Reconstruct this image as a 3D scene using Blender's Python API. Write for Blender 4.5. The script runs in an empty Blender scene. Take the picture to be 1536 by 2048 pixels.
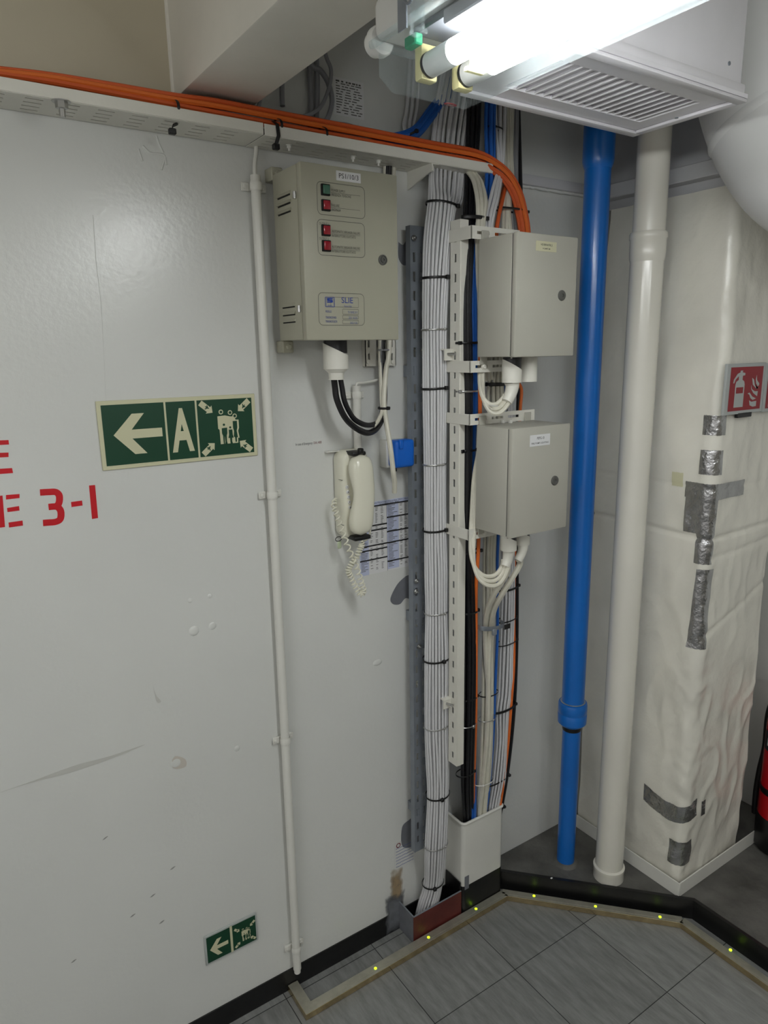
import bpy, bmesh, math, random
from mathutils import Vector, Matrix, noise
random.seed(7)
SC = bpy.context.scene
COL = SC.collection
V = Vector

# ------------------------------------------------------------------ camera, world, lamps, exposure
FPX = 1403.0
_yaw, _pit, _rol = math.radians(56.28), math.radians(12.8), math.radians(-0.98)
CAM = V((0, -1.58, 1.815))
_f0 = V((math.cos(_yaw), math.sin(_yaw), 0)); _r0 = V((math.sin(_yaw), -math.cos(_yaw), 0))
FW = _f0 * math.cos(_pit) - V((0, 0, math.sin(_pit))); _u0 = _r0.cross(FW)
RT = _r0 * math.cos(_rol) + _u0 * math.sin(_rol); UP = _u0 * math.cos(_rol) - _r0 * math.sin(_rol)
cd = bpy.data.cameras.new('camera'); cam = bpy.data.objects.new('camera', cd); COL.objects.link(cam)
cd.sensor_fit = 'HORIZONTAL'; cd.sensor_width = 36.0; cd.lens = FPX / 1536 * 36; cd.clip_start = 0.02
m = Matrix((RT, UP, -FW)).transposed().to_4x4(); m.translation = CAM
cam.matrix_world = m; SC.camera = cam

w = bpy.data.worlds.new('world'); SC.world = w; w.use_nodes = True
w.node_tree.nodes['Background'].inputs[0].default_value = (1.0, 0.975, 0.93, 1)
w.node_tree.nodes['Background'].inputs[1].default_value = 0.48
TUBE_POWER = 38.0
SC.view_settings.view_transform = 'Standard'; SC.view_settings.look = 'None'
SC.view_settings.gamma = 1; SC.view_settings.use_curve_mapping = False
SC.view_settings.exposure = 0.10
SC.cycles.use_denoising = True
SC.cycles.max_bounces = 8; SC.cycles.transparent_max_bounces = 16

# ------------------------------------------------------------------ measuring helpers (photo pixel + known plane -> metres)
def _ray(px, py): return FW + RT * ((px - 768) / FPX) - UP * ((py - 1024) / FPX)
def PA(px, py, d=0.0):          # on the plane d metres in front of the long wall
    v = _ray(px, py); return CAM + v * ((-d - CAM.y) / v.y)
def PX(px, py, x):
    v = _ray(px, py); return CAM + v * ((x - CAM.x) / v.x)
def PZ(px, py, z):
    v = _ray(px, py); return CAM + v * ((z - CAM.z) / v.z)

# ------------------------------------------------------------------ materials
def lin(c):
    o = []
    for x in c[:3]:
        x /= 255.0
        o.append(x / 12.92 if x <= 0.04045 else ((x + 0.055) / 1.055) ** 2.4)
    return (*o, 1.0)
def mat(name, rgb, rough=0.5, metal=0.0, var=0.06, vs=6.0, bump=0.0, bs=80.0, bd=0.002, coat=0.0, emit=0.0, stretch=None, spec=0.5):
    M = bpy.data.materials.new(name); M.use_nodes = True
    N = M.node_tree.nodes; L = M.node_tree.links; P = N['Principled BSDF']
    c = lin(rgb)
    P.inputs['Roughness'].default_value = rough; P.inputs['Metallic'].default_value = metal
    P.inputs['Coat Weight'].default_value = coat; P.inputs['Coat Roughness'].default_value = 0.15
    P.inputs['Specular IOR Level'].default_value = spec
    tc = N.new('ShaderNodeTexCoord'); mp = N.new('ShaderNodeMapping'); L.new(tc.outputs['Object'], mp.inputs[0])
    if stretch: mp.inputs['Scale'].default_value = stretch
    n = N.new('ShaderNodeTexNoise'); n.inputs['Scale'].default_value = vs; n.inputs['Detail'].default_value = 6
    L.new(mp.outputs[0], n.inputs['Vector'])
    r = N.new('ShaderNodeValToRGB'); L.new(n.outputs['Fac'], r.inputs[0])
    r.color_ramp.elements[0].position = 0.3; r.color_ramp.elements[1].position = 0.7
    r.color_ramp.elements[0].color = (*[max(0, x * (1 - var)) for x in c[:3]], 1)
    r.color_ramp.elements[1].color = (*[min(1, x * (1 + var)) for x in c[:3]], 1)
    L.new(r.outputs[0], P.inputs['Base Color'])
    if bump:
        b = N.new('ShaderNodeTexNoise'); b.inputs['Scale'].default_value = bs; b.inputs['Detail'].default_value = 4
        L.new(mp.outputs[0], b.inputs['Vector'])
        bp = N.new('ShaderNodeBump'); bp.inputs['Strength'].default_value = bump; bp.inputs['Distance'].default_value = bd
        L.new(b.outputs['Fac'], bp.inputs['Height']); L.new(bp.outputs[0], P.inputs['Normal'])
    if emit:
        P.inputs['Emission Color'].default_value = c; P.inputs['Emission Strength'].default_value = emit
    return M
def stain(name, rgb, amount=0.8, scale=25.0, seed=0.0, rough=0.5):    # thin paint or rust whose ragged edge is its own alpha
    M = mat(name, rgb, rough, var=0.25, vs=30)
    N = M.node_tree.nodes; L = M.node_tree.links; P = N['Principled BSDF']
    tc = N.new('ShaderNodeTexCoord'); g = N.new('ShaderNodeVectorMath'); g.operation = 'SUBTRACT'
    L.new(tc.outputs['Generated'], g.inputs[0]); g.inputs[1].default_value = (0.5, 0.5, 0.5)
    ab = N.new('ShaderNodeVectorMath'); ab.operation = 'ABSOLUTE'; L.new(g.outputs[0], ab.inputs[0])
    sp = N.new('ShaderNodeSeparateXYZ'); L.new(ab.outputs[0], sp.inputs[0])
    mx = N.new('ShaderNodeMath'); mx.operation = 'MAXIMUM'; L.new(sp.outputs[0], mx.inputs[0]); L.new(sp.outputs[2], mx.inputs[1])
    n = N.new('ShaderNodeTexNoise'); n.inputs['Scale'].default_value = scale; n.inputs['Detail'].default_value = 5
    L.new(tc.outputs['Object'], n.inputs['Vector'])
    ad = N.new('ShaderNodeMath'); ad.operation = 'MULTIPLY_ADD'; L.new(n.outputs['Fac'], ad.inputs[0]); ad.inputs[1].default_value = 0.35
    L.new(mx.outputs[0], ad.inputs[2])
    mr = N.new('ShaderNodeMapRange'); L.new(ad.outputs[0], mr.inputs[0])
    mr.inputs[1].default_value = 0.40; mr.inputs[2].default_value = 0.62; mr.inputs[3].default_value = amount; mr.inputs[4].default_value = 0
    L.new(mr.outputs[0], P.inputs['Alpha'])
    return M
M_wall = mat('white_wall_paint', (218, 219, 215), 0.27, var=0.03, vs=2.2, bump=0.30, bs=75, bd=0.0022, spec=0.5)
M_wallfront = mat('light_block_paint', (158, 152, 138), 0.5, var=.04)  # kept dark so the added unseen wall bounces less fill
M_cream_wall = mat('cream_upper_tone', (196, 188, 166), 0.55, var=0.05, vs=4, bump=0.2, bs=60)
M_ceil = mat('ceiling_paint', (205, 202, 192), 0.6)
M_beam = mat('beam_paint', (228, 225, 215), 0.5, bump=0.2, bs=30)
M_black = mat('black_skirting_paint', (16, 16, 17), 0.38, var=0.3, vs=14, bump=0.25, bs=40)
M_deck = mat('dark_deck_paint', (90, 89, 85), 0.6, var=0.4, vs=9, bump=0.6, bs=60, bd=0.004)
M_shelfgrey = mat('grey_duct_paint', (190, 190, 192), 0.45, bump=0.2, bs=40)
M_pebble = mat('pebble_grey_enamel', (172, 170, 152), 0.42, var=0.03, bump=0.12, bs=300, bd=0.0006)
M_boxgrey = mat('box_grey_enamel', (178, 176, 165), 0.42, var=0.03, bump=0.12, bs=300, bd=0.0006)
M_cream = mat('cream_strut_paint', (222, 220, 210), 0.4, var=0.05, bump=0.15, bs=120)
M_white = mat('white_gloss_paint', (222, 221, 214), 0.3, var=0.04, bump=0.15, bs=70)
M_pvc = mat('white_pipe_paint', (224, 221, 210), 0.22, var=0.05, vs=3, bump=0.2, bs=40, bd=0.001, coat=0.6)
M_blue = mat('blue_pipe_paint', (14, 103, 188), 0.28, var=0.10, vs=4, bump=0.3, bs=50, bd=0.001, coat=0.3)
M_bluecap = mat('blue_plastic', (8, 98, 200), 0.4)
M_galv = mat('galvanised_steel', (134, 140, 147), 0.45, metal=0.25, var=0.14, vs=18)
M_steel = mat('bare_steel', (190, 190, 188), 0.28, metal=0.95)
M_alu = mat('aluminium_profile', (178, 175, 160), 0.38, metal=0.55, var=0.16, vs=25)
M_railface = mat('worn_aluminium_face', (205, 186, 146), 0.22, metal=0.95, var=0.2, vs=30)
M_hole = mat('dark_slot', (14, 14, 15), 0.8)
M_wc = mat('white_cable_sheath', (212, 212, 214), 0.45, var=0.012, vs=8)
M_cc = mat('cream_cable_sheath', (214, 211, 196), 0.42, var=0.05, vs=30)
M_gc = mat('grey_cable_sheath', (140, 141, 145), 0.5)
M_bk = mat('black_cable_sheath', (20, 20, 24), 0.38, var=0.2, vs=30)
M_bc = mat('blue_cable_sheath', (34, 96, 182), 0.42)
M_oc = mat('orange_cable_sheath', (220, 108, 40), 0.45)
M_roc = mat('red_orange_cable_sheath', (206, 90, 40), 0.5)
M_tie = mat('black_nylon', (14, 14, 15), 0.4)
M_red = mat('oxide_red_primer', (92, 36, 32), 0.55, var=0.2, vs=20, bump=0.3)
M_extred = mat('extinguisher_red', (185, 14, 26), 0.25, coat=0.4)
M_sred = mat('sign_red', (142, 12, 30), 0.4)
M_sgreen = mat('sign_green', (2, 62, 38), 0.45, var=0.03)
M_glow = mat('photoluminescent_cream', (208, 206, 172), 0.45, var=0.03)
M_signgrey = mat('sign_grey', (176, 180, 178), 0.45)
M_letter = mat('red_stencil_paint', (200, 18, 32), 0.45, var=0.06, vs=25)
M_ink = mat('black_ink', (40, 40, 42), 0.6)
M_inkgrey = mat('grey_ink', (88, 88, 84), 0.6)
M_inkblue = mat('blue_ink', (28, 62, 150), 0.6)
M_inkred = mat('red_ink', (120, 50, 60), 0.6)
M_paper = mat('white_paper', (222, 222, 222), 0.7, var=0.02)
M_pblue = mat('pale_blue_print', (192, 199, 224), 0.7)
M_pyel = mat('yellowed_label', (205, 202, 170), 0.6)
M_phone = mat('ivory_telephone_plastic', (226, 224, 206), 0.25, var=0.02, coat=0.3)
M_lred = mat('red_lens', (150, 16, 34), 0.2, coat=0.5)
M_lgreen = mat('green_lens', (60, 104, 84), 0.2, coat=0.5)
M_lag = mat('painted_lagging_cloth', (228, 225, 214), 0.27, var=0.09, vs=4, bump=0.5, bs=55, bd=0.003, coat=0.15)
M_elbow = mat('white_duct_lagging', (224, 224, 222), 0.4, var=.03, bump=.15, bs=30)
M_tape = mat('foil_tape', (185, 185, 186), 0.26, metal=0.95, var=0.15, vs=30, bump=0.9, bs=45, bd=0.006)
M_led = mat('lit_green_led', (176, 235, 20), 0.3, emit=5.0)
M_tube = mat('lit_fluorescent_tube', (252, 252, 251), 0.4, emit=TUBE_POWER)
M_tubecap = mat('tube_end_white', (225, 226, 224), 0.4)
M_lamph = mat('lampholder_yellowed', (222, 214, 160), 0.45)
M_lampbody = mat('polyester_housing', (212, 212, 208), 0.45)
M_geartray = mat('gear_tray_darkened', (78, 81, 86), 0.5)  # white tray darkened in colour to hold down the tube glow
M_vent = mat('white_vent_enamel', (226, 224, 228), 0.4, bump=.1, bs=60)
M_green = mat('green_terminal', (30, 140, 100), 0.4)
M_primer = mat('grey_primer', (112, 114, 120), 0.6, var=0.12, vs=20)
M_patch = stain('grey_primer_patch', (112, 115, 120), 0.95, 30)
M_rust = stain('rust_bloom', (178, 154, 118), 0.5, 40)
M_scuff = mat('grey_scuff', (150, 150, 146), 0.5)
M_soot = stain('dark_scuff', (70, 70, 72), 0.8, 60)
M_bag = mat('clear_bag', (180, 190, 160), 0.2)

def clear_plastic():
    M = bpy.data.materials.new('clear_diffuser'); M.use_nodes = True
    N = M.node_tree.nodes; L = M.node_tree.links; P = N['Principled BSDF']; out = N['Material Output']
    P.inputs['Base Color'].default_value = (0.80, 0.88, 0.90, 1); P.inputs['Roughness'].default_value = 0.12
    t = N.new('ShaderNodeBsdfTransparent'); t.inputs[0].default_value = (0.95, 0.975, 0.98, 1)
    tc = N.new('ShaderNodeTexCoord'); n = N.new('ShaderNodeTexNoise'); n.inputs['Scale'].default_value = 30
    L.new(tc.outputs['Object'], n.inputs['Vector'])
    mr = N.new('ShaderNodeMapRange'); L.new(n.outputs['Fac'], mr.inputs[0]); mr.inputs[3].default_value = 0.055; mr.inputs[4].default_value = 0.10
    mx = N.new('ShaderNodeMixShader'); L.new(mr.outputs[0], mx.inputs[0])
    L.new(t.outputs[0], mx.inputs[1]); L.new(P.outputs[0], mx.inputs[2]); L.new(mx.outputs[0], out.inputs[0])
    return M
M_clear = clear_plastic()

def floor_mat():
    M = mat('grey_floor_tile', (112, 113, 113), 0.5, var=0.1, vs=7, bump=0.15, bs=120, bd=0.001)
    N = M.node_tree.nodes; L = M.node_tree.links; P = N['Principled BSDF']
    tc = N.new('ShaderNodeTexCoord'); mp = N.new('ShaderNodeMapping'); L.new(tc.outputs['Object'], mp.inputs[0])
    mp.inputs['Location'].default_value = (-0.975, 0.330, 0)
    br = N.new('ShaderNodeTexBrick'); L.new(mp.outputs[0], br.inputs['Vector'])
    br.offset = 0; br.squash = 1; br.inputs['Scale'].default_value = 1
    br.inputs['Brick Width'].default_value = 0.305; br.inputs['Row Height'].default_value = 0.305
    br.inputs['Mortar Size'].default_value = 0.0014; br.inputs['Mortar Smooth'].default_value = 0.3
    a, b = lin((128, 129, 127)), lin((141, 142, 140))
    br.inputs['Color1'].default_value = a; br.inputs['Color2'].default_value = b; br.inputs['Mortar'].default_value = lin((30, 30, 31))
    mp2 = N.new('ShaderNodeMapping'); L.new(tc.outputs['Object'], mp2.inputs[0]); mp2.inputs['Rotation'].default_value = (0, 0, 0.5); mp2.inputs['Scale'].default_value = (30, 5, 1)
    n = N.new('ShaderNodeTexNoise'); n.inputs['Scale'].default_value = 1.6; n.inputs['Detail'].default_value = 8; n.inputs['Roughness'].default_value = 0.7
    L.new(mp2.outputs[0], n.inputs['Vector'])
    r = N.new('ShaderNodeValToRGB'); L.new(n.outputs['Fac'], r.inputs[0]); r.color_ramp.elements[0].position = 0.35; r.color_ramp.elements[1].position = 0.72
    r.color_ramp.elements[0].color = (0.72, 0.72, 0.72, 1); r.color_ramp.elements[1].color = (1.22, 1.22, 1.22, 1)
    mx = N.new('ShaderNodeMix'); mx.data_type = 'RGBA'; mx.blend_type = 'MULTIPLY'; mx.inputs[0].default_value = 1
    L.new(br.outputs['Color'], mx.inputs[6]); L.new(r.outputs[0], mx.inputs[7])
    L.new(mx.outputs[2], P.inputs['Base Color'])
    return M
M_floor = floor_mat()

# ------------------------------------------------------------------ mesh helpers
class MB:
    def __init__(self): self.bm = bmesh.new()
    def box(self, lo, hi, bev=0.0, seg=2):
        t = bmesh.new(); bmesh.ops.create_cube(t, size=1)
        lo, hi = V(lo), V(hi)
        for v in t.verts: v.co = V([lo[i] + (v.co[i] + .5) * (hi[i] - lo[i]) for i in range(3)])
        if bev: bmesh.ops.bevel(t, geom=t.edges[:], offset=bev, segments=seg, affect='EDGES', profile=.5)
        self._add(t); return self
    def _add(self, t):
        me = bpy.data.meshes.new('t'); t.to_mesh(me); t.free(); self.bm.from_mesh(me); bpy.data.meshes.remove(me)
    def prism(self, pts, vec):
        vec = V(vec); a = [self.bm.verts.new(V(p)) for p in pts]; b = [self.bm.verts.new(V(p) + vec) for p in pts]
        n = len(a)
        try:
            self.bm.faces.new(a); self.bm.faces.new(b[::-1])
            for i in range(n): self.bm.faces.new((a[i], b[i], b[(i + 1) % n], a[(i + 1) % n]))
        except ValueError: pass
        return self
    def tube(self, path, r, n=8, closed=False, cap=True, flat=None):
        P = [V(p) for p in path]; k = len(P); rings = []
        T0 = None
        for i in range(k):
            if closed: T = P[(i + 1) % k] - P[i - 1]
            else: T = P[min(i + 1, k - 1)] - P[max(i - 1, 0)]
            if T.length < 1e-9: T = T0 or V((0, 0, 1))
            T.normalize()
            if T0 is None:
                nrm = T.orthogonal().normalized()
                if flat: nrm = (V(flat) - T * T.dot(V(flat))).normalized()
            else:
                nrm = (nrm - T * T.dot(nrm)).normalized()
            bn = T.cross(nrm); T0 = T
            rr = r[i] if isinstance(r, (list, tuple)) else r
            ra, rb = rr if isinstance(rr, tuple) else (rr, rr)
            rings.append([self.bm.verts.new(P[i] + nrm * math.cos(2 * math.pi * j / n) * ra + bn * math.sin(2 * math.pi * j / n) * rb) for j in range(n)])
        for i in range(k if closed else k - 1):
            a, b = rings[i], rings[(i + 1) % k]
            for j in range(n): self.bm.faces.new((a[j], a[(j + 1) % n], b[(j + 1) % n], b[j]))
        if cap and not closed:
            self.bm.faces.new(rings[0][::-1]); self.bm.faces.new(rings[-1])
        return self
    def cyl(self, a, b, r, r2=None, n=20):
        return self.tube([a, b], [r, r if r2 is None else r2], n)
    def lathe(self, prof, o, axis=(0, 0, 1), n=32):
        o = V(o); ax = V(axis).normalized(); e1 = ax.orthogonal().normalized(); e2 = ax.cross(e1); rings = []
        for r, h in prof:
            r = max(r, 1e-5)
            rings.append([self.bm.verts.new(o + ax * h + (e1 * math.cos(2 * math.pi * j / n) + e2 * math.sin(2 * math.pi * j / n)) * r) for j in range(n)])
        for a, b in zip(rings, rings[1:]):
            for j in range(n): self.bm.faces.new((a[j], a[(j + 1) % n], b[(j + 1) % n], b[j]))
        self.bm.faces.new(rings[0][::-1]); self.bm.faces.new(rings[-1]); return self
    def holed(self, o, u, v, U, W, slots, th):   # plate U x W in the frame (o,u,v) with rectangular slots cut through, th thick along u x v
        o, u, v = V(o), V(u), V(v); t = bmesh.new()
        xs = sorted(set([0, U] + [c for s in slots for c in (s[0], s[2])])); ys = sorted(set([0, W] + [c for s in slots for c in (s[1], s[3])]))
        xs = [x for x in xs if -1e-9 <= x <= U + 1e-9]; ys = [y for y in ys if -1e-9 <= y <= W + 1e-9]
        g = {}
        def vv(i, j):
            if (i, j) not in g: g[i, j] = t.verts.new(o + u * xs[i] + v * ys[j])
            return g[i, j]
        for i in range(len(xs) - 1):
            for j in range(len(ys) - 1):
                cx, cy = (xs[i] + xs[i + 1]) / 2, (ys[j] + ys[j + 1]) / 2
                if any(s[0] < cx < s[2] and s[1] < cy < s[3] for s in slots): continue
                t.faces.new((vv(i, j), vv(i + 1, j), vv(i + 1, j + 1), vv(i, j + 1)))
        bmesh.ops.recalc_face_normals(t, faces=t.faces[:])
        bmesh.ops.solidify(t, geom=t.faces[:], thickness=th)
        self._add(t); return self
    def hexbolt(self, o, axis, r=0.006, h=0.005):
        return self.lathe([(r, 0), (r, h * .8), (r * .8, h)], o, axis, 6)

def world_loc(p): return p.location if p.parent is None else world_loc(p.parent) + p.location
def obj(name, mb, material, parent=None, ang=38, **props):
    bm = mb.bm if isinstance(mb, MB) else mb
    bmesh.ops.recalc_face_normals(bm, faces=bm.faces[:])
    if parent is not None: bmesh.ops.translate(bm, verts=bm.verts[:], vec=-world_loc(parent))
    me = bpy.data.meshes.new(name); bm.to_mesh(me); bm.free()
    me.materials.append(material)
    for p in me.polygons: p.use_smooth = True
    me.set_sharp_from_angle(angle=math.radians(ang))
    o = bpy.data.objects.new(name, me); COL.objects.link(o)
    if parent is not None: o.parent = parent
    for k, v in props.items(): o[k] = v
    return o
def tag(o, label, cat, group=None):
    o['label'] = label; o['category'] = cat
    if group: o['group'] = group
    return o
def thing(name, label, cat, loc, group=None):
    o = bpy.data.objects.new(name, None); COL.objects.link(o); o.location = loc; o.empty_display_size = 0.05
    return tag(o, label, cat, group)
def struct(name, mb, material, parent=None, **k):
    o = obj(name, mb, material, parent, **k)
    if parent is None: o['kind'] = 'structure'
    return o
def smooth(pts, k=8):
    P = [V(p) for p in pts]; out = []
    for i in range(len(P) - 1):
        p0, p1, p2, p3 = P[max(i - 1, 0)], P[i], P[i + 1], P[min(i + 2, len(P) - 1)]
        for j in range(k):
            t = j / k
            out.append(.5 * ((2 * p1) + (p2 - p0) * t + (2 * p0 - 5 * p1 + 4 * p2 - p3) * t * t + (3 * p1 - p0 - 3 * p2 + p3) * t ** 3))
    out.append(P[-1]); return out
class Fr:      # a flat frame: origin, right, up, outward normal
    def __init__(s, o, u, v): s.o, s.u, s.v = V(o), V(u), V(v); s.n = s.u.cross(s.v)
    def p(s, x, y, h=0): return s.o + s.u * x + s.v * y + s.n * h
XF, ZF = V((1, 0, 0)), V((0, 0, 1))
def wallframe(x, z, d=0.0): return Fr((x, -d, z), XF, ZF)          # faces the room (-y)
def flat(mb, fr, pts, h0, th=0.0004):
    mb.prism([fr.p(x, y, h0) for x, y in pts], fr.n * th); return mb
def rect(mb, fr, x0, y0, x1, y1, h0, th=0.0004): return flat(mb, fr, [(x0, y0), (x1, y0), (x1, y1), (x0, y1)], h0, th)
def disc(mb, fr, cx, cy, r, h0, n=24, th=0.0004):
    return flat(mb, fr, [(cx + r * math.cos(2 * math.pi * i / n), cy + r * math.sin(2 * math.pi * i / n)) for i in range(n)], h0, th)
def rrect(x0, y0, x1, y1, r, n=5):
    o = []
    for cx, cy, a in ((x1 - r, y1 - r, 0), (x0 + r, y1 - r, 90), (x0 + r, y0 + r, 180), (x1 - r, y0 + r, 270)):
        for i in range(n + 1):
            t = math.radians(a + 90 * i / n); o.append((cx + r * math.cos(t), cy + r * math.sin(t)))
    return o
def outline(mb, fr, pts, h, wd):
    mb.tube([fr.p(x, y, h) for x, y in pts], [(0.0003, wd / 2)] * len(pts), 4, closed=True, flat=fr.n); return mb
_tc = {}
def text(mb, fr, s, x, y, h, h0=0.0006, wid=None, bold=0.0, align='L', shear=0):
    key = (s, bold)
    if key not in _tc:
        cu = bpy.data.curves.new('t', 'FONT'); cu.body = s; cu.size = 1; cu.offset = bold; cu.resolution_u = 3
        o = bpy.data.objects.new('t', cu); COL.objects.link(o); bpy.context.view_layer.update()
        me = bpy.data.meshes.new_from_object(o.evaluated_get(bpy.context.evaluated_depsgraph_get()))
        vs = [(v.co.x, v.co.y) for v in me.vertices]; fs = [tuple(p.vertices) for p in me.polygons]
        bpy.data.objects.remove(o); bpy.data.curves.remove(cu); bpy.data.meshes.remove(me)
        _tc[key] = (vs, fs)
    vs, fs = _tc[key]
    x0 = min(a for a, b in vs); x1 = max(a for a, b in vs)
    sy = h / 0.69; sx = (wid / (x1 - x0)) if wid else sy
    off = {'L': 0, 'C': -(x1 - x0) * sx / 2, 'R': -(x1 - x0) * sx}[align]
    bv = [mb.bm.verts.new(fr.p(x + (a - x0) * sx + off, y + b * sy, h0)) for a, b in vs]
    for f in fs:
        try: mb.bm.faces.new([bv[i] for i in f])
        except ValueError: pass
    return mb

# ================================================================== THE SETTING
struct('floor', MB().box((-3.2, -3.7, -0.05), (3.2, 0.0, 0.0)), M_floor)
wall = struct('wall_left', MB().box((-3.2, 0.0, -0.05), (3.2, 0.08, 2.9)), M_wall)
struct('wall_right', MB().box((2.52, -3.7, 0.0), (2.6, 0.0, 2.9)), M_wall)
struct('light_block_wall', MB().box((-0.35, -3.75, 0.0), (3.2, -3.67, 2.9)), M_wallfront)  # unseen wall added to block world light from the front right
struct('ceiling', MB().box((-3.2, -3.7, 2.85), (3.2, 0.0, 2.9)), M_ceil)
struct('baseboard_left', MB().box((-3.2, -0.004, 0.0), (1.279, 0.0, 0.068)), M_black)
# raised deck behind the kerb
ZK = 0.065
plat = [(1.458, -0.001), (1.4585, -0.044), (1.894, -0.516), (1.894, -3.66), (2.518, -3.66), (2.518, -0.001)]
deck = struct('floor.001', MB().prism([(x, y, 0.001) for x, y in plat], (0, 0, ZK - 0.001)), M_deck)
kb = MB()
ke = [V((1.4585, -0.008, 0)), V((1.4590, -0.044, 0)), V((1.894, -0.516, 0)), V((1.894, -3.66, 0))]
def strip(mb, line, off0, off1, z0, z1):
    def nrm(i):
        a = line[max(i - 1, 0)]; b = line[min(i + 1, len(line) - 1)]
        d1 = (line[i] - a).normalized() if i > 0 else None; d2 = (b - line[i]).normalized() if i < len(line) - 1 else None
        t = ((d1 or d2) + (d2 or d1)).normalized(); n = V((t.y, -t.x, 0))
        k = 1 / max(.5, n.dot(V(((d2 or d1).y, -(d2 or d1).x, 0)))); return n * k
    pr = [[p + nrm(i) * o + V((0, 0, z)) for o, z in ((off0, z0), (off1, z0), (off1, z1), (off0, z1))] for i, p in enumerate(line)]
    vs = [[mb.bm.verts.new(q) for q in r] for r in pr]
    for a, b in zip(vs, vs[1:]):
        for j in range(4): mb.bm.faces.new((a[j], a[(j + 1) % 4], b[(j + 1) % 4], b[j]))
    mb.bm.faces.new(vs[0]); mb.bm.faces.new(vs[-1][::-1]); return mb
struct('trim_1', strip(kb, ke, -0.004, 0.008, 0.001, ZK + 0.006), M_black)
# flat bar and weld bead along the long wall, up high
wb = MB().box((1.36, -0.022, 2.276), (2.518, 0.0, 2.304), 0.003)
struct('trim_2', wb, M_shelfgrey)
bead = MB(); bead.tube([(1.5 + i * .012, -0.006 - 0.004 * random.random(), 2.273 + .003 * random.random()) for i in range(60)], 0.005, 6)
struct('trim_3', bead, M_wall)
# deep beam across the ceiling
struct('trim_4', MB().box((0.545, -3.66, 2.335), (0.703, 0.0, 2.85), 0.004), M_beam)
obj('weld_seam', MB().tube([(0.545, -0.004, 2.335), (0.545, -0.004, 2.6), (0.545, -0.004, 2.85)], 0.005, 6), M_beam, wall)
# upper strip of the wall behind the tray, left of the beam
obj('cream_upper_band', MB().box((-3.2, -0.0025, 2.30), (0.545, 0.0, 2.85)), M_cream_wall, wall)  # darker and warmer in tone than the wall below
# painted lettering on the wall
def wmark(name, fn, m, h=0.0008):
    b = MB(); fn(b); return obj(name, b, m, wall)
WF = wallframe(0, 0)
def wpoly(b, pix): b.prism([PA(x, y, 0) for x, y in pix], (0, -0.0006, 0))
def f_e1(b):
    for q in ([(-40, 882), (17, 880), (18, 889), (-40, 892)], [(-40, 907), (17, 905), (17, 914), (-40, 917)], [(-40, 940), (24, 936), (26, 946), (-40, 951)]): wpoly(b, q)
wmark('painted_letter', f_e1, M_letter)
def f_e2(b):
    for q in ([(-9, 993), (5, 991), (10, 1054), (-6, 1056)], [(12, 990), (39, 988), (39, 996), (12, 999)], [(14, 1016), (38, 1012), (39, 1021), (15, 1024)], [(17, 1045), (45, 1041), (46, 1051), (18, 1055)]): wpoly(b, q)
wmark('painted_letter', f_e2, M_letter)
def f_3(b):
    c = [(80, 985), (98, 984), (111, 984), (118, 990), (119, 1000), (117, 1008), (113, 1012)]
    c2 = [(97, 1014), (108, 1013), (115, 1014), (121, 1021), (122, 1032), (119, 1040), (110, 1044), (98, 1045), (86, 1046)]
    for cc, wd in ((c, 0.0068), (c2, 0.0068)):
        pth = smooth([PA(x, y, 0.0003) for x, y in cc], 6)
        b.tube(pth, [(0.0004, wd)] * len(pth), 4, flat=(0, -1, 0))
wmark('painted_number', f_3, M_letter)
wmark('painted_dash', lambda b: wpoly(b, [(142, 1004), (164, 1001), (165, 1011), (143, 1014)]), M_letter)
wmark('painted_number', lambda b: wpoly(b, [(178, 971), (190, 970), (196, 1036), (184, 1038)]), M_letter)
# grey primer patches, rust and scuffs
def patch(name, pix, m, d=0.0006):
    b = MB(); P = [PA(x, y, d) for x, y in pix]
    x0, x1 = min(p.x for p in P), max(p.x for p in P); z0, z1 = min(p.z for p in P), max(p.z for p in P)
    b.prism([(x0, -d, z0), (x1, -d, z0), (x1, -d, z1), (x0, -d, z1)], (0, -0.0003, 0)); return obj(name, b, m, wall)
def blob(name, pix, m, d=0.0006):
    b = MB(); b.prism(smooth([PA(x, y, d) for x, y in pix + pix[:1]], 5)[:-1], (0, -0.0004, 0)); return obj(name, b, m, wall)
blob('primer_patch', [(812, 1152), (832, 1150), (832, 1200), (812, 1196), (800, 1208), (786, 1208), (781, 1196), (795, 1168)], M_primer)
blob('primer_patch', [(797, 484), (806, 490), (814, 482), (816, 524), (806, 530), (797, 515)], M_primer)
blob('primer_patch', [(818, 1640), (834, 1632), (838, 1684), (806, 1694), (804, 1655)], M_primer)
patch('primer_patch', [(768, 1795), (812, 1855)], M_patch, 0.0046)
patch('rust_stain', [(778, 1740), (808, 1812)], M_rust)
M_smear = mat('faint_smear', (198, 198, 192), 0.45, var=.03); M_stain2 = mat('pale_stain', (200, 194, 184), 0.5, var=.03)
blob('scuff_mark', [(-20, 1592), (60, 1566), (140, 1545), (220, 1518), (290, 1489), (220, 1512), (150, 1531), (70, 1560)], M_smear)
blob('scuff_mark', [(344, 1520), (352, 1512), (370, 1518), (372, 1532), (356, 1538), (345, 1534)], M_stain2)
blob('scuff_mark', [(306, 1372), (312, 1390), (322, 1402), (314, 1404)], M_smear)
for q in ((340, 1740), (300, 1795), (318, 1848), (142, 1926), (205, 1680), (260, 1835)):
    blob('scuff_mark', [(q[0], q[1]), (q[0] + 5, q[1] - 5), (q[0] + 11, q[1] - 8), (q[0] + 5, q[1] - 2)], M_scuff)
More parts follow.
